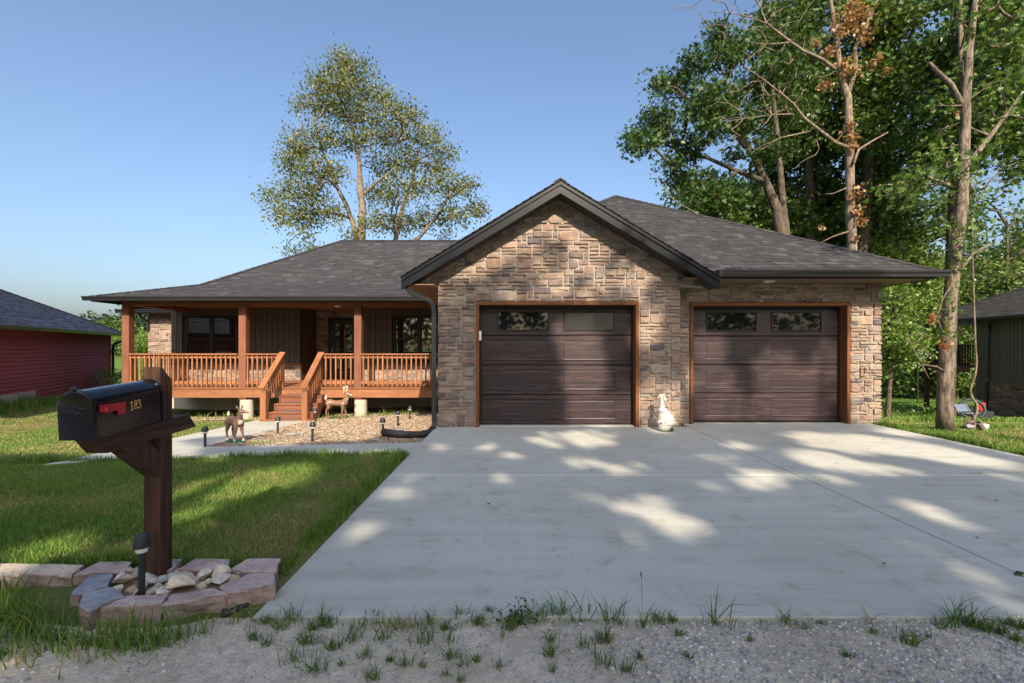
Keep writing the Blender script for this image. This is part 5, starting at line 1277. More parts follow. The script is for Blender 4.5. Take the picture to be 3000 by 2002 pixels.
tree('pecan_tree', [TR([(745, 1800, .34), (745, 1340, .26), (752, 1100, .22), (735, 950, .19), (732, 800, .14), (705, 640, .10), (640, 420, .06), (610, 200, .03)], YT, *s8), TR([(745, 1500, .2), (690, 1230, .15), (635, 1080, .13), (540, 900, .10), (470, 700, .06), (400, 450, .03)], YT, *s8),
      TR([(745, 1700, .22), (970, 1400, .16), (1040, 1080, .12), (1110, 900, .09), (1150, 700, .05)], YT, *s8), TR([(970, 1420, .15), (1150, 1320, .12), (1280, 1170, .09), (1380, 1000, .06)], YT, *s8), TR([(752, 1020, .1), (860, 920, .08), (960, 850, .05), (1000, 600, .03)], YT, *s8)],
     CL(mid, YT, *s8, dy=3), 'tall open crowned tree with olive leaves rising behind the roof ridge', dens=10, per=15, sig=.36, leaf=.23, cols=OLIVE, w=[5, 4, 3, 3, .3], bark='bark', rtip=.010, aspect=.2, up=.1)
# the right hand group
s7 = (.5106, (1800, 0)); RGp = 'trees behind the house on the right'
t1 = [(150, 800, 80), (250, 680, 100), (300, 520, 90), (240, 480, 45), (470, 350, 85), (600, 190, 70), (640, 330, 100), (520, 620, 120), (420, 850, 100), (330, 950, 65), (370, 1040, 70), (590, 560, 100), (750, 700, 90), (800, 520, 110), (760, 250, 90), (900, 120, 110), (1000, 230, 90), (950, 420, 110), (560, 760, 80), (300, 760, 80), (180, 840, 50), (420, 480, 70), (1040, 620, 90), (900, 850, 80), (690, 900, 60), (620, 1080, 70), (120, 750, 50), (600, 230, 50), (500, 1130, 110), (640, 1180, 100), (780, 1090, 80), (560, 1230, 70)]
tree('oak_tree', [TR([(1010, 2300, .30), (990, 1500, .25), (930, 1200, .20), (860, 1030, .15), (800, 900, .12), (715, 760, .09), (700, 640, .06), (620, 400, .03)], 18, *s7), TR([(990, 1420, .17), (960, 1100, .13), (940, 850, .11), (920, 650, .08), (900, 400, .05)], 18, *s7), TR([(860, 1040, .11), (700, 980, .085), (540, 910, .065), (360, 860, .045), (200, 780, .02)], 18, *s7), TR([(800, 900, .08), (640, 720, .06), (480, 600, .06), (330, 520, .03)], 18, *s7)],
     CL(t1, 18, *s7, dy=2), 'dark green oak with crooked limbs, its crown reaching furthest over the roof', RGp, dens=13, per=20, sig=.22, leaf=.20, cols=DARKG, bark='bark_dark', lobed=True, rtip=.012)
# dying tree wrapped in brown leaves, bare limbs reaching left
dead = [TR([(1360, 2300, 0.1628), (1362, 1440, 0.1369), (1350, 1100, 0.1295), (1350, 850, 0.1221), (1345, 700, 0.1147), (1340, 560, 0.1036), (1300, 450, 0.0851), (1285, 320, 0.0740), (1265, 180, 0.0629), (1240, 0, 0.0518), (1210, -200, 0.0296)], 14, *s7), TR([(1340, 540, 0.0740), (1385, 400, 0.0629), (1380, 280, 0.0518), (1440, 180, 0.0407), (1470, 60, 0.0296)], 14, *s7),
        TR([(1340, 845, 0.0555), (1270, 820, 0.0518), (1180, 750, 0.0459), (1090, 680, 0.0407), (1030, 600, 0.0370), (960, 540, 0.0296), (860, 460, 0.0222), (740, 380, 0.0118)], 13.6, *s7), TR([(1270, 400, 0.0555), (1190, 340, 0.0518), (1080, 290, 0.0444), (1010, 240, 0.0385), (930, 180, 0.0340), (870, 130, 0.0281), (840, 50, 0.0207), (790, -40, 0.0118)], 13.6, *s7),
        TR([(880, 140, 0.0222), (780, 100, 0.0163), (680, 78, 0.0118), (540, 68, 0.0059)], 13.5, *s7), TR([(1030, 655, 0.0259), (900, 660, 0.0207), (760, 680, 0.0148), (620, 700, 0.0074)], 13.4, *s7), TR([(1120, 755, 0.0222), (960, 790, 0.0163), (820, 850, 0.0089)], 13.4, *s7), TR([(1000, 245, 0.0207), (880, 255, 0.0148), (740, 240, 0.0074)], 13.6, *s7),
        TR([(1372, 940, 0.0444), (1400, 860, 0.0370), (1480, 810, 0.0296), (1570, 760, 0.0163)], 13.8, *s7), TR([(1340, 1330, 0.0259), (1250, 1360, 0.0207), (1170, 1400, 0.0111)], 13.7, *s7), TR([(960, 1900, 0.0370), (480, 1230, 0.0163), (340, 1150, 0.0133), (270, 1060, 0.0089), (230, 980, 0.0044)], 13.0, *s7), TR([(1330, 1080, 0.0222), (1260, 1110, 0.0148), (1210, 1115, 0.0074)], 13.7, *s7),]
tw = []
rg = random.Random(5)
for tr in dead[2:8]:
    for a in tr[1:]:
        for k in range(7): tw.append(np.array(a[:3]) + np.array([rg.gauss(-.25, .45), rg.gauss(0, .35), rg.gauss(.22, .45)]))
tw = np.array(tw)
PP, par, rt, NT, tips = grow(dead, tw, .22, NR, .4)
droot = empty('dying_tree', dead[0][0][:3], 'dying tree with bare pale limbs and clusters of withered brown leaves', 'tree', RGp)
q = MB()
for i, tr in enumerate(dead): z = trunk_tube(tr, 12 if i < 2 else 7, 1.2 if i == 0 else 1.0); q.add(z.v, z.f)
q.build('trunk', 'bark_pale', droot, True)
V, Fc = limbs_mesh(PP, par, rt, NT, tips, .0075, .4); tag(mesh_np('twigs', V, Fc, 'bark_pale', droot, smooth=True), kind='stuff')
bl = [(1400, 70, 90, 5), (1350, 130, 70, 3), (1290, 160, 60, 2), (1220, 480, 35, 1.2), (1200, 500, 30, .8), (1330, 380, 60, 2.4), (1380, 400, 40, 1.4), (1475, 370, 30, 1), (1560, 410, 25, .8), (1515, 330, 20, .5), (1360, 720, 28, 1.2), (1362, 790, 30, 1.6), (1365, 830, 28, 1.2), (1395, 1100, 45, 1.5), (1355, 1130, 25, .7), (1395, 1210, 35, 1.6), (1410, 1270, 30, 1.2), (1390, 1360, 18, .5), (1440, 200, 60, 2), (1160, 250, 40, 1), (1210, 300, 40, 1), (1370, 10, 50, 2), (1190, 1300, 20, .5), (1970, 650, 18, .5), (1250, 280, 40, 1)]
C = np.concatenate([np.array(P(1800 + x * .5106, y * .5106, 13.75)) + NR.normal(size=(int(34 * n), 3)) * np.array([1, .5, 1]) * r * .5106 * 14 / F * .5 for x, y, r, n in bl])
V, Fc, cc = leaf_mesh(C, .12, palette(len(C), [(.33, .19, .09), (.24, .125, .06), (.40, .25, .14), (.16, .08, .04)], [4, 3, 2, 2], NR, .2), .2, False, .9, NR, .36); tag(mesh_np('withered_leaves', V, Fc, 'leaf', droot, col=cc), kind='stuff')
# background crowns, each a tree of its own
def region(n, x0, x1, y0, y1, r, holes=(), rng=R):
    out = []
    while len(out) < n:
        x, y = rng.uniform(x0, x1), rng.uniform(y0, y1)
        if any(((x - a) / c) ** 2 + ((y - b) / d) ** 2 < 1 for a, b, c, d in holes): continue
        out.append((x, y, r * rng.uniform(.7, 1.25)))
    return out
HO = [(2190 - 0, 160, 60, 84), (2395, 130, 33, 84), (2330, 520, 60, 62), (2700, 560, 60, 84), (2725, 620, 45, 98), (2440, 340, 30, 42), (2690, 90, 37, 84), (2830, 60, 30, 56), (2650, 420, 37, 70), (2560, 300, 27, 42), (2900, 690, 60, 84), (2740, 720, 90, 56), (2480, 480, 37, 35), (2980, 560, 60, 70)]
def bgtree(x0, x1, y0, y1, Y, n, r, lab, cols, tx, lean=0, **kw):
    kw['dens'] = kw.get('dens', 5) * .62
    base = Vector(((tx - CX) * Y / F, Y, 0)); base.z = zgf(base.x, Y) - .1
    top = P(tx + lean, y0 + (y1 - y0) * .25, Y); m1 = base.lerp(top, .5) + Vector((R.uniform(-.2, .2), 0, 0))
    hgt = top.z - base.z; rb = kw.pop('rb', .014 * hgt + .03)
    return tree(kw.pop('name', 'forest_tree'), [[(*base, rb), (*m1, rb * .72), (*top, rb * .25)]], CL(region(n, x0, x1, y0, y1, r, HO), Y, dy=kw.pop('dy', 2.5)), lab, RGp, cols=cols, **kw)
kw = dict(per=16, sig=.30, leaf=.24, bark='bark_dark', lobed=False, rtip=.012, aspect=.34)
bgtree(2020, 2330, 540, 790, 26, 34, 60, 'low dense tree directly above the garage roof hip behind the oak', GREEN, 2190, dens=9, **kw)
bgtree(2230, 2480, -40, 420, 24, 44, 62, 'dark leafy tree filling the gap between oak and dying tree', DARKG, 2370, dens=5, **kw)
bgtree(2260, 2520, 380, 800, 27, 44, 62, 'shaded tree low behind the dying trunk', GREEN, 2300, dens=7, **kw)
bgtree(2480, 2730, -60, 420, 22, 46, 62, 'tall green tree right of the dying tree', GREEN, 2490, 90, dens=5.5, **kw)
bgtree(2490, 2740, 400, 800, 25, 44, 60, 'mid green tree below the tall one behind the roof end', GREEN, 2510, 90, dens=5, **kw)
bgtree(2700, 2900, -80, 500, 20, 44, 62, 'dark tree behind the near trunk with twin stems', DARKG, 2774, 50, dens=6, **kw)
bgtree(2880, 3120, -80, 500, 17, 44, 66, 'tree at the right edge with crown running out of the frame', DARKG, 3110, -60, dens=7, **kw)
bgtree(2740, 3100, 560, 900, 27, 46, 48, 'thin tree crown above the neighbouring house roof', GREEN, 2950, dens=3.2, **{**kw, 'per': 12})
bgtree(2560, 2720, 700, 900, 24, 40, 46, 'sunlit leafy tree beside the garage corner', BRIGHT, 2540, 90, dens=11, **{**kw, 'leaf': .17})
bgtree(2570, 2680, 850, 1090, 19, 34, 40, 'bright sapling with broad leaves beside the garage corner', BRIGHT, 2600, dens=13, **{**kw, 'leaf': .14, 'sig': .22})
bgtree(2660, 2960, 760, 1120, 34, 46, 54, 'leafy forest tree seen through the raised deck', GREEN, 2800, dens=5, **{**kw, 'leaf': .26})
bgtree(2560, 2960, 1040, 1170, 37, 46, 42, 'dark undergrowth thicket at the forest edge', DARKG, 2760, dens=6, **{**kw, 'leaf': .26, 'name': 'thicket', 'cat': 'bush'})
bgtree(2480, 3150, 560, 1120, 46, 70, 60, 'far forest wall behind the lawn', DARKG, 2700, dens=2.6, dy=4, **{**kw, 'leaf': .42, 'sig': .5})
# near trunk at the lawn edge, with sprouts up the bark and a bright low spray
YN = 7.75
nt = TR([(2767, 1262, .112), (2770, 1120, .108), (2776, 1000, .103), (2786, 860, .094), (2800, 740, .088), (2818, 600, .084)], YN) + TR([(2826, 420, .080), (2828, 300, .068), (2840, 150, .055), (2866, -60, .038), (2880, -260, .018)], YN + .2)
nt2 = [TR([(2828, 300, .05), (2815, 150, .04), (2812, -60, .025)], YN + .3), TR([(2806, 800, .03), (2850, 745, .026), (2905, 712, .016)], YN), TR([(2824, 500, .05), (2900, 400, .04), (2990, 280, .025)], YN + .5), TR([(2820, 310, .045), (2786, 246, .038), (2736, 200, .030), (2724, 184, .020)], YN + .2), TR([(2822, 560, .04), (2720, 520, .03), (2620, 540, .018), (2570, 545, .008)], YN + .2), TR([(2790, 830, .012), (2760, 880, .010), (2745, 930, .008), (2762, 975, .005)], YN - .2)]
ncl = [(2700, 545, 48), (2640, 540, 36), (2590, 560, 30), (2760, 520, 55), (2810, 480, 60), (2690, 600, 36), (2780, 590, 40), (2850, 540, 50), (2900, 450, 60), (2960, 380, 60), (2870, 330, 60), (2940, 250, 60), (2990, 150, 60), (2890, 120, 60), (2950, 20, 60), (2850, 20, 45), (2780, 380, 45), (2740, 450, 45), (2750, 300, 40), (2810, 200, 40), (2990, 500, 50), (2840, 690, 22), (2790, 660, 24)]
root = tree('shade_tree', [nt] + nt2, CL(ncl, YN + .3, dy=.9), 'near tree with grey furrowed trunk standing on the lawn beside the driveway', RGp, dens=17, per=13, sig=.12, leaf=.12, cols=BRIGHT + GREEN[:2], bark='bark', lobed=True, rtip=.006, step=.3, flare=1.15)
sp_ = []
for k in range(34):
    y = R.uniform(640, 1000); f = (y - 600) / 660; xx = 2818 - (2818 - 2767) * f; c = np.array(P(xx + R.uniform(-34, 34), y, YN - .12)); sp_.append(c + NR.normal(size=(9, 3)) * .045)
C = np.concatenate(sp_); V, Fc, cc = leaf_mesh(C, .075, palette(len(C), BRIGHT), .6, True); tag(mesh_np('trunk_sprouts', V, Fc, 'leaf', root, col=cc), kind='stuff')
C = np.concatenate([np.array(P(x, y, YN - .25)) + NR.normal(size=(n, 3)) * sg for x, y, n, sg in ((2732, 935, 40, .045), (2770, 1012, 40, .04))]); V, Fc, cc = leaf_mesh(C, .075, palette(len(C), [(.40, .15, .05), (.30, .10, .03), (.46, .22, .09)]), .3, True, .6); tag(mesh_np('withered_sprig', V, Fc, 'leaf', root, col=cc), kind='stuff')
# thin vine hanging to a root mound, and the mound
vp = [(2848, 640), (2850, 779), (2853, 890), (2856, 957), (2857, 1015), (2862, 1067), (2855, 1107), (2841, 1146), (2848, 1168), (2864, 1186), (2860, 1212), (2851, 1229), (2856, 1248)]
b = MB(); c = bend([P(x, y, 8.0) for x, y in vp], 4); b.tube(c, [.013 + .010 * i / len(c) for i in range(len(c))], 7)
b.tube([P(2853, 888, 8.0), P(2838, 870, 7.95), P(2832, 860, 7.9)], [.012, .009, .004], 6); tag(b.build('hanging_vine', 'bark_pale', None, True), 'bare woody vine hanging beside the near trunk down to a root clump', 'vine')
g = ground_px(2855, 1258); b = MB(); rq = random.Random(3)
for k in range(16): a = rq.uniform(0, 6.28); l = rq.uniform(.08, .24); b.tube([g + Vector((0, 0, .08)), g + Vector((math.cos(a) * l * .5, math.sin(a) * l * .5, rq.uniform(.05, .16))), g + Vector((math.cos(a) * l, math.sin(a) * l, -.02))], [.035, .026, .012], 6)
tag(b.build('root_clump', 'bark', None, True), 'upturned root clump on the lawn at the foot of the hanging vine', 'root clump')
for dx, r_, lab in ((.13, .085, 'rounded tan rock leaning on the right of the root clump'), (-.14, .07, 'dark rock on the left of the root clump')): rock(g + Vector((dx, -.05, .05)), r_, 'rock' if dx > 0 else 'rockgrey', 'rock', lab, 'rock', None, .75)
b = MB(); br_ = [[(2700, 1068), (2686, 1040), (2670, 1010), (2655, 985)], [(2686, 1040), (2705, 1025), (2725, 1040), (2738, 1048)], [(2670, 1010), (2690, 1000), (2700, 985)], [(2700, 1068), (2712, 1090), (2722, 1110)], [(2655, 985), (2700, 975), (2735, 990)]]
for pth in br_: b.tube([P(x, y, 7.3) for x, y in pth], [.010, .008, .006, .004][:len(pth)], 5)
b.tube([P(2700, 1068, 7.3), P(2745, 1075, 7.5), P(2772, 1090, 7.72)], [.010, .012, .014], 5); o = b.build('dead_limb', 'bark_pale', root, True)
# far trees and hill on the left
def far_mass(name, lab, cat, x0, x1, Y0, Y1, zb, h, n, leaf, cols, group=None, kind=None):
    Xs = NR.uniform(x0, x1, n); Ys = NR.uniform(Y0, Y1, n); top = h * (.55 + .6 * vnoise(Xs, Ys * .3, .11, 3)) * (.8 + .3 * vnoise(Xs, Ys, .45, 4)); u = NR.uniform(0, 1, n) ** .6
    C = np.stack([Xs, Ys, zb + top * u], 1); V, Fc, cc = leaf_mesh(C, leaf, palette(n, cols), .5, False, .2, NR, .38); o = mesh_np(name, V, Fc, 'leaf', None, col=cc); return tag(o, lab, cat, group, kind)
far_mass('wooded_hill', None, None, -330, -120, 250, 290, -3, 26, 26000, 2.4, [(.045, .085, .045), (.035, .065, .035), (.06, .10, .05)], kind='stuff')
far_mass('treeline', None, None, -150, -60, 112, 120, -1.3, 9.5, 9000, 1.0, GREEN, kind='stuff')
for x, y, r, lab in ((345, 1012, 40, 'rounded field tree between the red house and the porch post'), (415, 1015, 34, 'pale field tree seen past the porch post')):
    Y = 100; c = P(x, y, Y); tree('field_tree', [[(c.x, Y, -1.5, .25), (c.x, Y, c.z, .1)]], [(c + Vector((R.uniform(-1.6, 1.6), R.uniform(-1, 1), R.uniform(-.9, 1.2))), r * Y / F * .55) for k in range(6)], lab, 'field trees', dens=9, per=30, sig=.5, leaf=.36, cols=BRIGHT, rtip=.03)
c = P(352, 1110, 17.5); bz = zgf(c.x, 17.5)
tree('garden_shrub', [[(c.x, 17.5, bz - .05, .05), (c.x, 17.5, bz + .5, .03)]], [(Vector((c.x + dx, 17.5 + dy, bz + .7)), .62) for dx, dy in ((-.6, 0), (0, .2), (.7, 0), (1.3, .3), (.3, -.3))], 'dense green shrub between the red house and the porch', None, 'shrub', dens=22, per=14, sig=.09, leaf=.075, cols=BRIGHT, rtip=.004, step=.2)
far_mass('meadow_treeline', None, None, -70, 70, -62, -52, -.6, 15, 14000, 1.1, GREEN, kind='stuff')
# trees across the road behind the viewpoint: they shade the drive and show in the windows
DVX, DVY, DVZ = -SUN.x, -SUN.y, -SUN.z
zd = lambda q: [(900 + x * .8936, 1230 + y * .8936, a * .8936, b * .8936, r) for x, y, a, b, r in q]
LIT = zd([(870, 65, 140, 24, 0), (590, 90, 42, 14, 0), (445, 90, 42, 15, 0), (670, 122, 48, 13, 0), (1050, 160, 55, 30, 0), (900, 140, 80, 17, 8), (470, 190, 32, 22, 0), (640, 195, 44, 24, 0), (350, 190, 44, 15, 0), (300, 245, 85, 27, 0), (190, 365, 80, 38, -20), (905, 250, 44, 20, 10), (1140, 265, 58, 28, 10), (1050, 290, 75, 26, 10), (1200, 335, 135, 30, 10), (1230, 375, 45, 50, 0), (1070, 390, 55, 42, 25), (1320, 215, 60, 16, 5), (1480, 195, 90, 32, 8), (1420, 85, 44, 11, 5), (1620, 50, 60, 11, 3), (1545, 455, 80, 30, 25),
          (1720, 140, 160, 26, 12), (1860, 160, 90, 18, 10), (1680, 190, 95, 13, 8), (1960, 165, 65, 11, 8), (2060, 310, 150, 30, 20), (2200, 280, 70, 14, 15), (2000, 410, 65, 17, 20), (2180, 500, 100, 28, 20), (2300, 620, 110, 45, 20), (1800, 95, 190, 15, 6), (2000, 95, 210, 20, 8), (2150, 130, 200, 18, 8), (1760, 60, 100, 11, 4), (2290, 190, 70, 14, 8), (2250, 60, 190, 30, 8), (2100, 30, 200, 14, 8), (1350, 125, 60, 14, 5), (1980, 40, 120, 12, 5)])
LIT += [(1720, 1065, 58, 100, 0), (1770, 1190, 95, 42, 0), (1700, 955, 70, 34, 0), (2097, 995, 48, 34, 0), (2097, 1100, 72, 58, 0), (2290, 1057, 54, 44, 0), (2340, 1100, 95, 42, 0), (2440, 1050, 22, 54, 0), (2180, 1190, 120, 36, 0), (2370, 1190, 60, 30, 0), (1930, 1190, 60, 75, 0), (1900, 960, 30, 50, 0),
        (651, 1438, 190, 42, -13), (820, 1408, 130, 38, -13), (190, 1617, 220, 56, -8), (345, 1586, 70, 28, 0), (567, 1520, 105, 36, -10), (60, 1740, 140, 60, -20), (120, 1940, 190, 60, -10), (620, 1345, 60, 9, 0), (980, 1330, 70, 8, 0), (1130, 1330, 50, 8, 0), (800, 1300, 100, 9, 0), (1000, 1250, 130, 10, 0), (1010, 1285, 60, 8, 0)]
DARK = [(1625, 735, 40, 62, 0), (1510, 805, 75, 28, 0), (1960, 850, 60, 62, 0), (1400, 850, 60, 30, 0), (1780, 870, 60, 20, 0), (690, 1268, 90, 8, -8), (640, 1285, 120, 7, -8), (780, 1252, 60, 5, -8)]
def inell(px, py, L, g=1.0, ma=0, mb=0):
    r = np.zeros(px.shape, bool)
    for x, y, a, b, rot in L:
        c, s = math.cos(rad(rot)), math.sin(rad(rot)); u = (px - x) * c + (py - y) * s; v = -(px - x) * s + (py - y) * c; r |= (u / (a * g + ma)) ** 2 + (v / (b * g + mb)) ** 2 < 1
    return r
def shade_prob(Q):
    Q = np.asarray(Q); x, y, z = Q[:, 0], Q[:, 1], Q[:, 2]
    t = (7.9 - y) / DVY; X = x + DVX * t; Z = z + DVZ * t
    t2 = (8.27 - y) / DVY; X2 = x + DVX * t2; Z2 = z + DVZ * t2
    tg = z / -DVZ; GXx = x + DVX * tg; GYy = y + DVY * tg
    zz = zg(GXx, np.clip(GYy, -5, 30)); tg = (z - np.where(GXx < -1.35, zz, 0)) / -DVZ; GXx = x + DVX * tg; GYy = y + DVY * tg
    p = np.zeros(len(Q)); zgr = np.where(GXx < -1.35, zg(GXx, np.clip(GYy, -5, 30)), 0)
    gp = lambda a, b, c: (CX + F * a / np.maximum(b, .3), HY - F * (c - HC) / np.maximum(b, .3))
    w1 = (X > -1.3) & (X < 2.96) & (Z > 0); w2 = (X2 >= 2.96) & (X2 < 6.85) & (Z2 > 0)
    px, py = gp(X, 7.9, Z); roofz = 4.1 - .606 * np.abs(X - .81)
    a = np.where((py > 884) | inell(px, py, DARK) | ((vnoise(px, py, .013, 17) > .66) & (py > 660)), 1.0, .0); a = np.where(inell(px, py, LIT, 1.05, 18, 18), 0, a); a = np.where(Z > roofz, .02, a); p = np.where(w1, a, p)
    px, py = gp(X2, 8.27, Z2); a = np.where((py > 880) & (px < 2478), 1.0, .0); a = np.where(inell(px, py, LIT, 1.05, 18, 18), 0, a); a = np.where(Z2 > 2.5, .02, a); p = np.where(w2, a, p)
    gnd = ~w1 & ~w2; px, py = gp(GXx, GYy, zgr)
    a = np.ones(len(Q)); a = np.where((GXx < -1.35) & (py < 1336 + .02 * px) & (px < 600), 0, a)
    a = np.where((GXx < -1.35) & (px >= 600) & (py < 1300), np.where(vnoise(px, py, .03, 2) > .62, .8, .12), a); a = np.where((GXx < -1.35) & (py < 1225), 0, a)
    a = np.where(inell(px, py, DARK), 1.0, a); a = np.where((GXx > 6.5) & (GYy > 5.2), .04, a); a = np.where(inell(px, py, LIT, 1.05, 12, 4.5), 0, a)
    a = np.where(GYy < 1.6, .5, a); a = np.where(GYy > 8.3, 0, a)
    return np.where(gnd, a, p)
kp = np.random.default_rng(21)
def keep_shade(Q): return kp.random(len(Q)) < shade_prob(Q)
specs = [((-7.0, -13.5), (-10.5, -3.2), 9, 'oak across the road far to the left behind the viewpoint'), ((-.6, -12.0), (-3.6, 2.2), 10, 'oak across the road straight behind the viewpoint'), ((4.8, -13.0), (1.8, 7.4), 9.5, 'oak across the road right of the middle one'), ((10.6, -12.0), (7.0, 14.0), 9, 'oak across the road at the right end of the row')]
for (tx, ty), (x0, x1), hh, lab in specs:
    n = 2600; Cn = np.stack([NR.uniform(x0 - .4, x1 + .4, n), NR.uniform(-14.8, -9.6, n), NR.uniform(6.0, 15.6, n)], 1)
    Cn = Cn[keep_shade(Cn)]
    if len(Cn) > 1300: Cn = Cn[NR.permutation(len(Cn))[:1300]]
    top = (tx + .2, ty + .6, 12.2, .05); tr = [(tx, ty, -.1, .26), (tx + .1, ty + .1, 3.5, .20), (tx, ty + .3, 7.5, .14), top]
    PP, par, rt, NT, tips = grow([tr], Cn, .6)
    ro = empty('roadside_oak', (tx, ty, -.1), lab, 'tree', 'oaks across the road'); trunk_tube(tr).build('trunk', 'bark', ro, True)
    V, Fc = limbs_mesh(PP, par, rt, NT, tips, .010, .40); tag(mesh_np('branches', V, Fc, 'bark', ro, smooth=True), kind='stuff')
    ce = PP[tips]; C = np.repeat(ce, 26, axis=0); C = C + NR.normal(size=C.shape) * .30; C = C[keep_shade(C)]
    V, Fc, cc = leaf_mesh(C, .27, palette(len(C), GREEN), .2, False, .3, NR, .36); mesh_np('crown', V, Fc, 'leaf', ro, col=cc)
# ------------------------------------------------------------------ grass, weeds, gravel and the small things
def blades(B, h, w, col, lean=.45, rng=NR, dirs=None, seg=True):
    n = len(B); az = rng.uniform(0, 2 * math.pi, n) if dirs is None else dirs; wa = rng.uniform(0, 2 * math.pi, n)
    ld = np.stack([np.cos(az), np.sin(az), np.zeros(n)], 1); wd = np.stack([np.cos(wa), np.sin(wa), np.zeros(n)], 1); L = rng.uniform(.1, 1, n)[:, None] * lean; h = h[:, None]; w = w[:, None] * .5
    up = np.array([0, 0, 1.0]); m = B + up * h * .55 + ld * h * L * .35; tip = B + up * h * (1 - .25 * L ** 2) + ld * h * L
    V = np.stack([B - wd * w, B + wd * w, m - wd * w * .8, m + wd * w * .8, tip], 1).reshape(-1, 3); k = np.arange(n)[:, None, None] * 5
    Fc = (k + np.array([(0, 1, 3), (0, 3, 2), (2, 3, 4)])[None]).reshape(-1, 3); return V, Fc, np.repeat(col, 5, axis=0)
OUT = [[(-1.36, 2.25), (6.62, 2.25), (6.62, 8.3), (-1.36, 8.3)], diag, WALKS[1], BEDV, [(-10.7, 11.85), (-6.0, 11.5), (-6.0, 15), (-10.7, 15)], [(-1.4, 7), (-1.4, 30), (7, 30), (7, 8)], [(-12.8, 15.7), (-1, 15.7), (-1, 30), (-12.8, 30)], [(stL.x - .15, stL.y - .1), (stR.x + .1, stR.y - .1), (stR.x + .1, 13), (stL.x - .15, 13)]]
HUE = np.array([(.115, .225, .036), (.155, .265, .046), (.21, .285, .06), (.30, .275, .10), (.37, .31, .135), (.085, .18, .03)])
def grass_field(name, n, x0, x1, y0, y1, h, w, dens=None, extra=(), seed=1, dry=.5):
    rng = np.random.default_rng(seed); X = rng.uniform(x0, x1, n); Y = y0 + (y1 - y0) * rng.random(n); k = np.ones(n, bool)
    k &= np.abs(X) < (1500 / F) * Y * 1.3 + .5
    for p in OUT + list(extra): k &= ~inpoly(X, Y, p)
    if dens is not None: k &= rng.random(n) < dens(X, Y)
    X, Y = X[k], Y[k]; m = len(X); Z = zg(X, Y) - .005
    a = .55 * vnoise(X, Y, .8, 31) + .45 * vnoise(X, Y, 2.6, 32); b = vnoise(X, Y, 5.5, 33); q = a * .8 + b * .2 + rng.normal(0, .10, m)
    dryk = q > (1 - dry * .95); i = np.where(dryk, rng.choice([3, 4, 2], m, p=[.45, .35, .2]), rng.choice([0, 1, 2, 5], m, p=[.34, .3, .16, .2])); c = HUE[i] * rng.uniform(.75, 1.3, (m, 1))
    hh = h * (.55 + .75 * vnoise(X, Y, 1.7, 35)) * rng.uniform(.55, 1.35, m) * np.where(dryk, .72, 1.0); ww = w * rng.uniform(.7, 1.3, m)
    V, Fc, cc = blades(np.stack([X, Y, Z], 1), hh, ww, c, .75, rng); return tag(mesh_np(name, V, Fc, 'grass', None, col=cc), kind='stuff')
RINGP = [(-2.55, 2.0), (-1.33, 2.0), (-1.33, 2.76), (-2.45, 2.73), (-4.5, 2.64), (-4.5, 2.0)]
grass_field('lawn_grass', 130000, -7.6, -1.37, 2.70, 6.05, .047, .0050, None, [RINGP], 1, .46)
grass_field('back_lawn_grass', 80000, -16, -4.5, 5.9, 13.5, .042, .010, None, [RINGP], 2, .52)
grass_field('far_lawn_grass', 26000, -20, -8, 13.5, 26, .07, .026, None, (), 3, .35)
grass_field('side_lawn_grass', 60000, 6.62, 13.5, 4.2, 11, .05, .009, None, (), 4, .58)
grass_field('slope_grass', 40000, 7, 30, 11, 32, .09, .026, None, (), 5, .40)
# longer fringe where grass meets the slabs
def fringe(name, path, n, h, w, spread, seed, dry=.12, lean=.7):
    rng = np.random.default_rng(seed); pts = np.array(path, float); L = np.r_[0, np.cumsum(np.linalg.norm(np.diff(pts, axis=0), axis=1))]; s = rng.uniform(0, L[-1], n)
    X = np.interp(s, L, pts[:, 0]) + rng.normal(0, spread, n); Y = np.interp(s, L, pts[:, 1]) + rng.normal(0, spread, n); g = vnoise(X, Y, 3.3, seed) ; k = rng.random(n) < (.25 + g)
    X, Y = X[k], Y[k]; m = len(X); i = rng.choice([0, 1, 2, 5, 3], m, p=[.33, .25, .12, .30 - dry * .5, dry * .5]); V, Fc, cc = blades(np.stack([X, Y, zg(X, Y) - .005], 1), h * rng.uniform(.4, 1.5, m) * (.6 + g[k] * .8), w * rng.uniform(.7, 1.3, m), HUE[i] * rng.uniform(.7, 1.2, (m, 1)), lean, rng)
    return tag(mesh_np(name, V, Fc, 'grass', None, col=cc), kind='stuff')
fringe('drive_edge_grass', [(-1.43, 2.75), (-1.44, 4), (-1.44, 6.0)], 6000, .075, .006, .035, 41)
fringe('walk_edge_grass', [(-1.5, 5.98), (-5.4, 5.98), (-6.8, 5.95)], 5000, .085, .007, .035, 42)
fringe('drive_side_grass', [(6.68, 4.3), (6.70, 8.2), (6.9, 8.3)], 4000, .09, .008, .04, 43)
fringe('block_edge_grass', [(-4.0, 2.78), (-1.45, 2.80)], 3600, .085, .006, .035, 44)
fringe('ring_front_grass', [(-2.75, 2.45), (-2.5, 2.25), (-2.1, 2.13), (-1.7, 2.12), (-1.5, 2.2)], 800, .13, .0065, .035, 45, .2, .9)
fringe('verge_grass', [(-3.2, 2.45), (-2.75, 2.22), (-2.3, 2.08), (-1.7, 2.1)], 900, .11, .0065, .07, 46, .3, .95)
fringe('slab_edge_weeds', [(-1.3, 2.29), (-.6, 2.27), (.2, 2.30)], 700, .05, .0045, .022, 51, .5, 1.1)
fringe('slab_edge_weeds', [(.2, 2.30), (1.5, 2.29), (2.9, 2.27)], 500, .035, .0045, .016, 52, .5, 1.1)
fringe('shoulder_weeds', [(-1.7, 2.05), (-.9, 2.08), (-.2, 2.16)], 420, .055, .005, .06, 53, .4, 1.2)
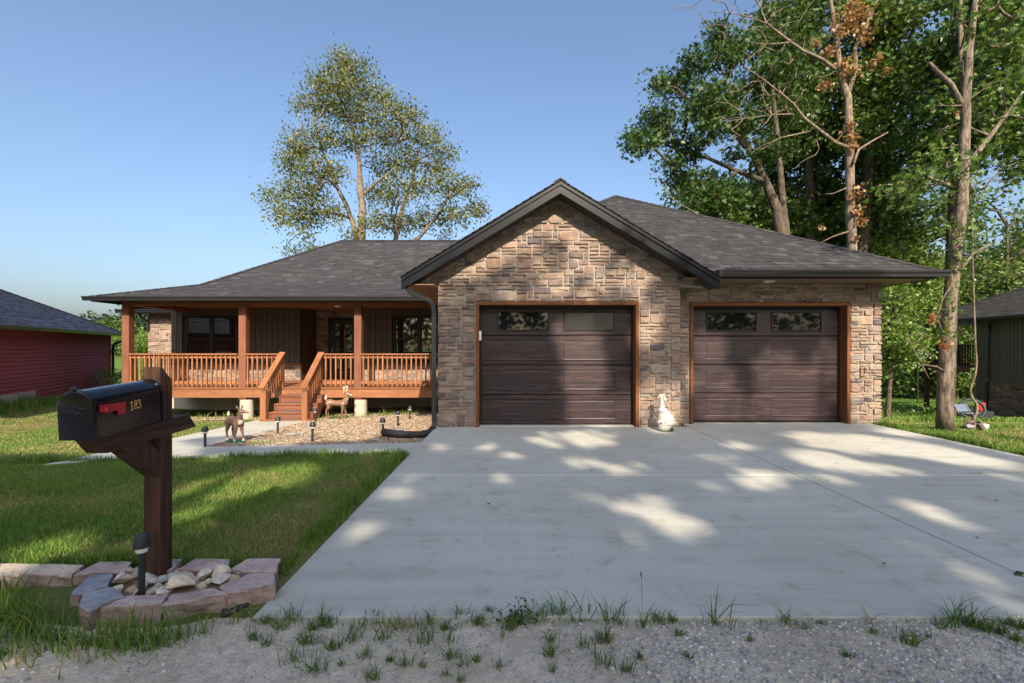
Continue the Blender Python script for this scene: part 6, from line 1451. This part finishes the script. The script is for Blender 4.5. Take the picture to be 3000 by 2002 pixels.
fringe('red_house_weeds', [(-12.2, 9.5), (-13.2, 11.2), (-13.9, 13.2), (-15.2, 16)], 5000, .24, .016, .28, 47, .25, .6)
fringe('porch_weeds', [(-10, 11.9), (-8.9, 12.0), (-7.5, 12.0), (-6.4, 11.7)], 260, .17, .012, .10, 48, .3, .8)
fringe('buck_weeds', [(-4.9, 11.5), (-4.2, 11.55), (-3.6, 12.1), (-2.6, 12.3)], 420, .15, .010, .14, 49, .5, 1.2)
fringe('fawn_weeds', [(-4.25, 7.2), (-3.85, 7.3)], 260, .07, .012, .07, 50, .2, 1.3)
# leafy weeds at the foot of the near tree
def weed_patch(name, c, n, spread, leaf, lab):
    b = np.array(c) + NR.normal(size=(n, 3)) * np.array([spread[0], spread[1], 0]); b[:, 2] = zg(b[:, 0], b[:, 1]) + np.abs(NR.normal(size=n)) * spread[2]
    V, Fc, cc = leaf_mesh(b, leaf, palette(n, BRIGHT), .8, False, .1, NR, .36); return tag(mesh_np(name, V, Fc, 'leaf', None, col=cc), lab, 'weeds', 'leafy weeds on the lawn')
for (x, y), n, s, lab in (((2640, 1222), 420, (.5, .5, .22), 'leafy weeds between the garage corner and the near tree'), ((2735, 1240), 260, (.16, .2, .25), 'leafy weeds climbing the foot of the near tree'), ((60, 1165), 200, (.3, .3, .35), 'tall leafy weed against the pale block of the red house')):
    weed_patch('leafy_weeds', ground_px(x, y), n, s, .075, lab)
# loose stones
def stones_np(name, X, Y, Z, r, cols, flat, rng, m='pebble'):
    n = len(X); base = np.array([(1, 0, 0), (0, 1, 0), (-1, 0, 0), (0, -1, 0), (.6, .6, .8), (-.6, .5, .85), (-.5, -.6, .8), (.55, -.6, .75)])
    a = rng.uniform(0, 6.28, n); ca, sa = np.cos(a), np.sin(a); J = base[None] * rng.uniform(.7, 1.3, (n, 8, 3)); J = J * r[:, None, None] * np.stack([np.ones(n), rng.uniform(.55, .95, n), flat * rng.uniform(.7, 1.3, n)], 1)[:, None, :]
    V = np.stack([J[..., 0] * ca[:, None] - J[..., 1] * sa[:, None] + X[:, None], J[..., 0] * sa[:, None] + J[..., 1] * ca[:, None] + Y[:, None], J[..., 2] + Z[:, None]], 2)
    T = np.array([(0, 1, 4), (1, 5, 4), (1, 2, 5), (2, 6, 5), (2, 3, 6), (3, 7, 6), (3, 0, 7), (0, 4, 7), (4, 5, 6), (4, 6, 7)]); Fc = (np.arange(n)[:, None, None] * 8 + T[None]).reshape(-1, 3)
    return tag(mesh_np(name, V.reshape(-1, 3), Fc, m, None, col=np.repeat(cols, 8, axis=0)), kind='stuff')
rng = np.random.default_rng(77)
X = np.concatenate([rng.uniform(-5.6, -1.3, 26000), rng.uniform(-10.8, -6, 3000)]); Y = np.concatenate([rng.uniform(6.98, 13.2, 26000), rng.uniform(11.7, 12.6, 3000)])
k = inpoly(X, Y, [(INN[0] - .05, INN[1]), (-1.31, 7.01), (-1.31, 13.2), (-4.9, 13.2), (stR.x + .02, stR.y)]) | (Y > 11.72) & (X < -6.3); X, Y = X[k], Y[k]; n = len(X)
stones_np('bed_gravel', X, Y, zg(X, Y) + .014, rng.uniform(.014, .036, n), palette(n, [(.36, .255, .16), (.30, .20, .115), (.42, .33, .235), (.22, .15, .095), (.38, .32, .26), (.27, .17, .09), (.46, .39, .30)], None, rng, .2), .42, rng)
n = 17000; X = rng.uniform(-2.6, 2.9, n); Y = rng.uniform(1.78, 2.31, n); dn = np.clip(.10 + .9 * sm((X + .1) / 1.1), 0, 1) * (.25 + 1.3 * vnoise(X, Y, 4.2, 61)); k = (rng.random(n) < dn) & ~inpoly(X, Y, [(-2.4, 2.15), (-1.36, 2.15), (-1.36, 2.8), (-2.4, 2.8)]); X, Y = X[k], Y[k]; n = len(X)
rr0 = .0028 + .0085 * rng.random(n) ** 2.4
stones_np('road_gravel', X, Y, road_z(X, Y) + rr0 * .1, rr0 * 1.15, palette(n, [(.46, .43, .39), (.36, .35, .335), (.58, .54, .48), (.50, .42, .34), (.28, .275, .27), (.72, .69, .64)], [4, 4, 3, 2, 2, .6], rng, .2), .6, rng)
# weeds in the dust along the slab edge, each tuft on its own
def tuft(px, py, size, o, nb=None, dry=0, lab=None, cat='grass tuft', name='grass_tuft', clover=False, s=.5106):
    x, y = o[0] + px * s, o[1] + py * s; Yd = (HC + .012) * F / (y - HY); X0 = (x - CX) / F * Yd; H = size * s / 660 * 1.9; n = nb or int(14 + size * .34)
    rg = np.random.default_rng(int(px * 7 + py)); vr = rg.random(3) if lab is None else np.array([.5, .5, .5]); H *= .6 + .75 * vr[0]; n = int(n * (.45 + 1.1 * vr[1])) + 3; az = rg.uniform(0, 6.28, n); B = np.stack([X0 + rg.normal(0, H * .24, n), Yd + rg.normal(0, H * .16, n), np.full(n, -.015)], 1)
    i = rg.choice([5, 0, 1, 3], n, p=[.45, .27, .08, .20] if not dry else [.1, .1, .0, .8]); V, Fc, cc = blades(B, H * rg.uniform(.35, 1.15, n), np.full(n, .0030 + H * .012) * rg.uniform(.6, 1.4, n), HUE[i] * rg.uniform(.5, 1.1, (n, 1)), .8 + 1.2 * vr[2], rg, az)
    if clover:
        m = 160; C = np.array([X0, Yd, .0]) + rg.normal(size=(m, 3)) * np.array([H * .42, H * .25, H * .3]); C[:, 2] = np.abs(C[:, 2]) - .005; V2, F2, c2 = leaf_mesh(C, .018, palette(m, DARKG, None, rg), .7, False, .1, rg, .42)
        F2 = np.concatenate([F2[:, [0, 1, 2]], F2[:, [0, 2, 3]]]) + len(V); V = np.concatenate([V, V2]); Fc = np.concatenate([Fc, F2]); cc = np.concatenate([cc, c2])
    V = V - np.array([X0, Yd, -.015]); o_ = mesh_np(name, V, Fc, 'grass', None, col=cc); o_.location = (X0, Yd, -.015)
    TUFTS.append((X0, py, o_)) if lab is None else None
    return tag(o_, lab, cat, 'grass tufts along the driveway edge')
TUFTS = []
O7, O8 = (700, 1600), (1800, 1600)
for a in [(90, 540, 70), (230, 480, 60), (310, 420, 60), (400, 560, 60), (500, 450, 70), (540, 590, 50), (650, 540, 105), (780, 400, 40), (820, 530, 50), (1060, 560, 85), (1090, 440, 40), (1180, 480, 60), (1265, 410, 50), (1215, 550, 50), (1370, 450, 60), (1440, 390, 40), (1510, 520, 50), (1740, 400, 60), (1820, 400, 75), (1790, 540, 50), (1980, 580, 50), (2120, 420, 80), (2100, 550, 75), (870, 660, 40), (955, 680, 35), (1050, 690, 45), (1210, 640, 50), (1280, 690, 40), (1360, 660, 40), (1490, 700, 60), (720, 640, 35), (770, 760, 45), (590, 690, 30), (1180, 740, 40), (1790, 630, 60), (1800, 720, 40), (2090, 690, 60), (2220, 720, 40), (2300, 650, 30), (440, 720, 60), (320, 660, 60), (1270, 770, 40), (150, 440, 60), (20, 430, 80), (170, 570, 60), (420, 480, 55), (1560, 480, 50), (1940, 430, 40)]: tuft(*a, O7)
for a in [(20, 450, 50), (250, 430, 75), (330, 430, 35), (1100, 480, 40), (1185, 450, 35), (1480, 500, 50), (1880, 470, 60), (2060, 460, 85), (2150, 490, 80), (2220, 500, 60), (2300, 540, 60), (2330, 470, 60), (370, 510, 30), (420, 640, 35), (770, 545, 35), (1690, 560, 55), (1800, 530, 40), (70, 720, 50), (145, 645, 20), (1340, 640, 45), (2010, 440, 80), (2250, 450, 60)]: tuft(*a, O8)
for edge in (True, False):
    for i, (x, y, o_) in enumerate(sorted([q for q in TUFTS if (q[1] < 490) == edge], key=lambda q: q[0])): o_['label'] = ordn(i) + (' green grass tuft from the left along the slab edge' if edge else ' grass tuft from the left among those out in the dusty gravel')
tuft(950, 480, 100, O7, 26, 1, 'dry straw coloured grass tuft at the slab edge'); tuft(1610, 430, 90, O7, 22, 0, 'dark bushy clover tuft at the middle of the slab edge', clover=True); tuft(1950, 410, 150, O7, 9, 0, 'tall thin grass tuft left of the seed head stalk')
tuft(570, 440, 125, O8, 18, 0, 'wide open grass tuft alone at the slab edge before the right bay'); tuft(985, 445, 75, O8, 16, 0, 'low star shaped grass tuft right of the wide open one'); tuft(1495, 450, 85, O8, 6, 1, 'sparse dry stalks at the slab edge towards the right'); tuft(1960, 455, 110, O8, 20, 0, 'tallest of the grass tufts crowding the right end of the slab edge')
Yd = (HC + .012) * F / (1600 + 475 * .5106 - HY); fx = (1800 + 165 * .5106 - CX) / F * Yd
fr_ = empty('foxtail_weed', (fx, Yd, -.015), 'foxtail weed with one tall stalk and brown seed head at slab edge', 'weed')
top = P(1800 + 155 * .5106, 1600 + 178 * .5106, Yd); b = MB(); b.tube([(fx, Yd, -.015), (fx - .004, Yd, .06), tuple(top)], [.0016, .0012, .0010], 5)
V, Fc, cc = blades(np.array([[fx, Yd, -.012]] * 14), np.array([.17, .14, .12, .1, .1, .09, .08, .08, .07, .07, .06, .06, .05, .05]), np.full(14, .0055), HUE[[5, 0] * 7] * .9, 1.0, np.random.default_rng(4)); mesh_np('blades', V, Fc, 'grass', fr_, col=cc)
M['stalk'] = mat('weed_stalk', (.10, .10, .03), .8); b.build('stalk', 'stalk', fr_); b = MB(); b.tube([tuple(top), (top.x - .001, top.y, top.z + .008), (top.x - .002, top.y, top.z + .02), (top.x - .002, top.y, top.z + .027)], [.002, .0045, .004, .001], 7); b.build('seed_head', mat('seed_head_brown', (.16, .10, .04), .9, .3, 200), fr_)
# black plastic edging scrap, scrap on the joint, dead leaves on the slab
b = MB(); rq = random.Random(9)
pts = [P(660, 1795, 2.36), P(690, 1782, 2.40), P(715, 1768, 2.43), P(735, 1745, 2.47), P(765, 1722, 2.53), P(795, 1705, 2.58)]
for k in range(3): b.tube([Vector((p.x + rq.uniform(-.015, .015), p.y + rq.uniform(-.012, .012), rq.uniform(-.005, .02))) for p in pts], [rq.uniform(.008, .02) for p in pts], 6, squash=(1, 1, .7))
tag(b.build('plastic_edging', 'lamp'), 'crumpled strip of black plastic edging beside the front blocks', 'plastic strip')
c = Vector((2.62 * 1.0, 0, 0)); Yd = HC * F / (1688 - HY); xx = (2985 - CX) / F * Yd; sr = empty('crushed_can', (xx, Yd, .0), 'crushed black and yellow scrap lying on the driveway joint', 'litter')
b = MB(); b.tube([(xx - .02, Yd, .012), (xx, Yd + .004, .017), (xx + .045, Yd, .012)], [.008, .015, .010], 8, squash=(1, 1, .8)); b.build('body', 'lamp', sr); MB().box((xx + .006, Yd - .017, .006), (xx + .024, Yd - .013, .020), .002).build('yellow_mark', mat('yellow_mark', (.55, .42, .03), .5), sr)
lx = np.array([-.2, .9, 1.6, 2.2, 3.4, 4.4, 1.1, 2.9, 3.9, 5.2, .3, 4.9, 2.4, 3.3, 1.9, 5.6]); ly = np.array([4.0, 5.1, 3.6, 4.4, 3.3, 4.1, 6.4, 6.9, 5.4, 5.0, 3.0, 6.2, 2.9, 4.7, 5.8, 6.8])
V, Fc, cc = leaf_mesh(np.stack([lx, ly, np.full(16, .006)], 1), .035, palette(16, [(.10, .06, .03), (.16, .10, .05), (.06, .045, .03)]), 6, False, 0, NR, .35); tag(mesh_np('fallen_leaves', V, Fc, 'leaf', None, col=cc), kind='stuff')
# satellite dish, wheel, folding chair and red toolbox by the neighbouring house
cd = P(2690, 1035, 19.5); sd = empty('satellite_dish', (cd.x, cd.y, zgf(cd.x, cd.y)), 'pale blue grey satellite dish on a pole before the raised deck', 'satellite dish'); b = MB(); n = 24
rot = Vector((-.55, -.8, .25)).to_track_quat('Z', 'Y').to_matrix(); prof = [(0, 0), (.15, .012), (.27, .04), (.33, .065)]; vs = []; fs = []
for r_, z in prof:
    for k in range(n): vs.append(cd + rot @ Vector((r_ * math.cos(2 * math.pi * k / n), r_ * 1.15 * math.sin(2 * math.pi * k / n), z)))
fs = [(a * n + k, a * n + (k + 1) % n, (a + 1) * n + (k + 1) % n, (a + 1) * n + k) for a in range(3) for k in range(n)]; b.add(vs, fs); o = b.build('dish', mat('dish_paint', (.13, .19, .25), .5), sd, True)
b = MB(); b.tube([(cd.x + .05, cd.y + .08, zgf(cd.x, cd.y) - .05), (cd.x + .05, cd.y + .08, cd.z - .05), tuple(cd)], .025, 7); b.tube([cd + rot @ Vector((0, -.34, .06)), cd + rot @ Vector((0, -.05, .42))], .012, 6); b.ball(cd + rot @ Vector((0, -.05, .42)), .04, 8, 6); b.build('pole', 'lamp', sd)
wc = P(2847, 1203, 15.5); wc.z = zgf(wc.x, wc.y) + .36; wr_ = empty('wheel', (wc.x, wc.y, wc.z - .36), 'large black wheel leaning against the neighbouring house corner', 'wheel'); wq = Vector((-.45, -.85, .28)).to_track_quat('Z', 'Y').to_matrix()
def ringtube(c, R0, r0, q, n=28, m=8):
    b = MB(); vs = []; fs = []
    for i in range(n):
        a = 2 * math.pi * i / n
        for k in range(m): t = 2 * math.pi * k / m; vs.append(c + q @ Vector(((R0 + r0 * math.cos(t)) * math.cos(a), (R0 + r0 * math.cos(t)) * math.sin(a), r0 * math.sin(t))))
    fs = [(i * m + k, ((i + 1) % n) * m + k, ((i + 1) % n) * m + (k + 1) % m, i * m + (k + 1) % m) for i in range(n) for k in range(m)]; return b.add(vs, fs)
ringtube(wc, .33, .042, wq).build('tyre', 'lamp', wr_, True); ringtube(wc, .285, .012, wq).build('rim', 'lamp', wr_, True); b = MB()
for k in range(10): a = 2 * math.pi * k / 10; b.tube([wc, wc + wq @ Vector((.285 * math.cos(a), .285 * math.sin(a), 0))], .004, 4)
b.build('spokes', 'lamp', wr_)
kc = P(2836, 1214, 14.6); kz = zgf(kc.x, kc.y) - .12; ch = empty('folding_chair', (kc.x, kc.y, kz), 'folded pale garden chair lying beside the black wheel', 'chair'); V_ = lambda x, y, z: Vector((kc.x + x, kc.y + y, kz + z)); b = MB()
for s_ in (-.2, .2): b.tube([V_(s_, -.2, 0), V_(s_, .1, .34), V_(s_, .28, .62)], .016, 6); b.tube([V_(s_, .28, 0), V_(s_, -.16, .36)], .016, 6)
b.build('frame', mat('chair_tube', (.16, .17, .18), .5), ch); MB().prism([V_(-.2, -.16, .345), V_(.2, -.16, .345), V_(.2, .12, .335), V_(-.2, .12, .335)], (0, 0, .02)).build('seat', 'dish_seat' if 'dish_seat' in M else mat('chair_fabric', (.10, .13, .18), .8), ch); MB().prism([V_(-.2, .14, .38), V_(.2, .14, .38), V_(.2, .27, .60), V_(-.2, .27, .60)], (0, .015, 0)).build('backrest', bpy.data.materials['chair_fabric'], ch)
tc = P(2872, 1190, 15.9); tz = zgf(tc.x, tc.y); tt = empty('red_fuel_can', (tc.x, tc.y, tz), 'red plastic fuel can behind the wheel at the house corner', 'fuel can'); M['redplastic'] = mat('red_plastic', (.45, .02, .02), .4); b = MB(); b.box((tc.x - .13, tc.y - .09, tz + .30), (tc.x + .13, tc.y + .09, tz + .60), .03); b.build('body', 'redplastic', tt); b = MB(); b.tube([(tc.x - .05, tc.y, tz + .59), (tc.x - .10, tc.y, tz + .68), (tc.x - .16, tc.y, tz + .74)], .018, 7); b.tube([(tc.x - .02, tc.y, tz + .6), (tc.x, tc.y, tz + .66), (tc.x + .08, tc.y, tz + .66), (tc.x + .1, tc.y, tz + .6)], .014, 6); b.build('spout_and_handle', 'lamp', tt)
MB().box((tc.x - .3, tc.y - .2, tz - .05), (tc.x + .3, tc.y + .25, tz + .30), .03).build('storage_box', 'lamp'); tag(bpy.data.objects['storage_box'], 'black storage box under the red fuel can', 'box')
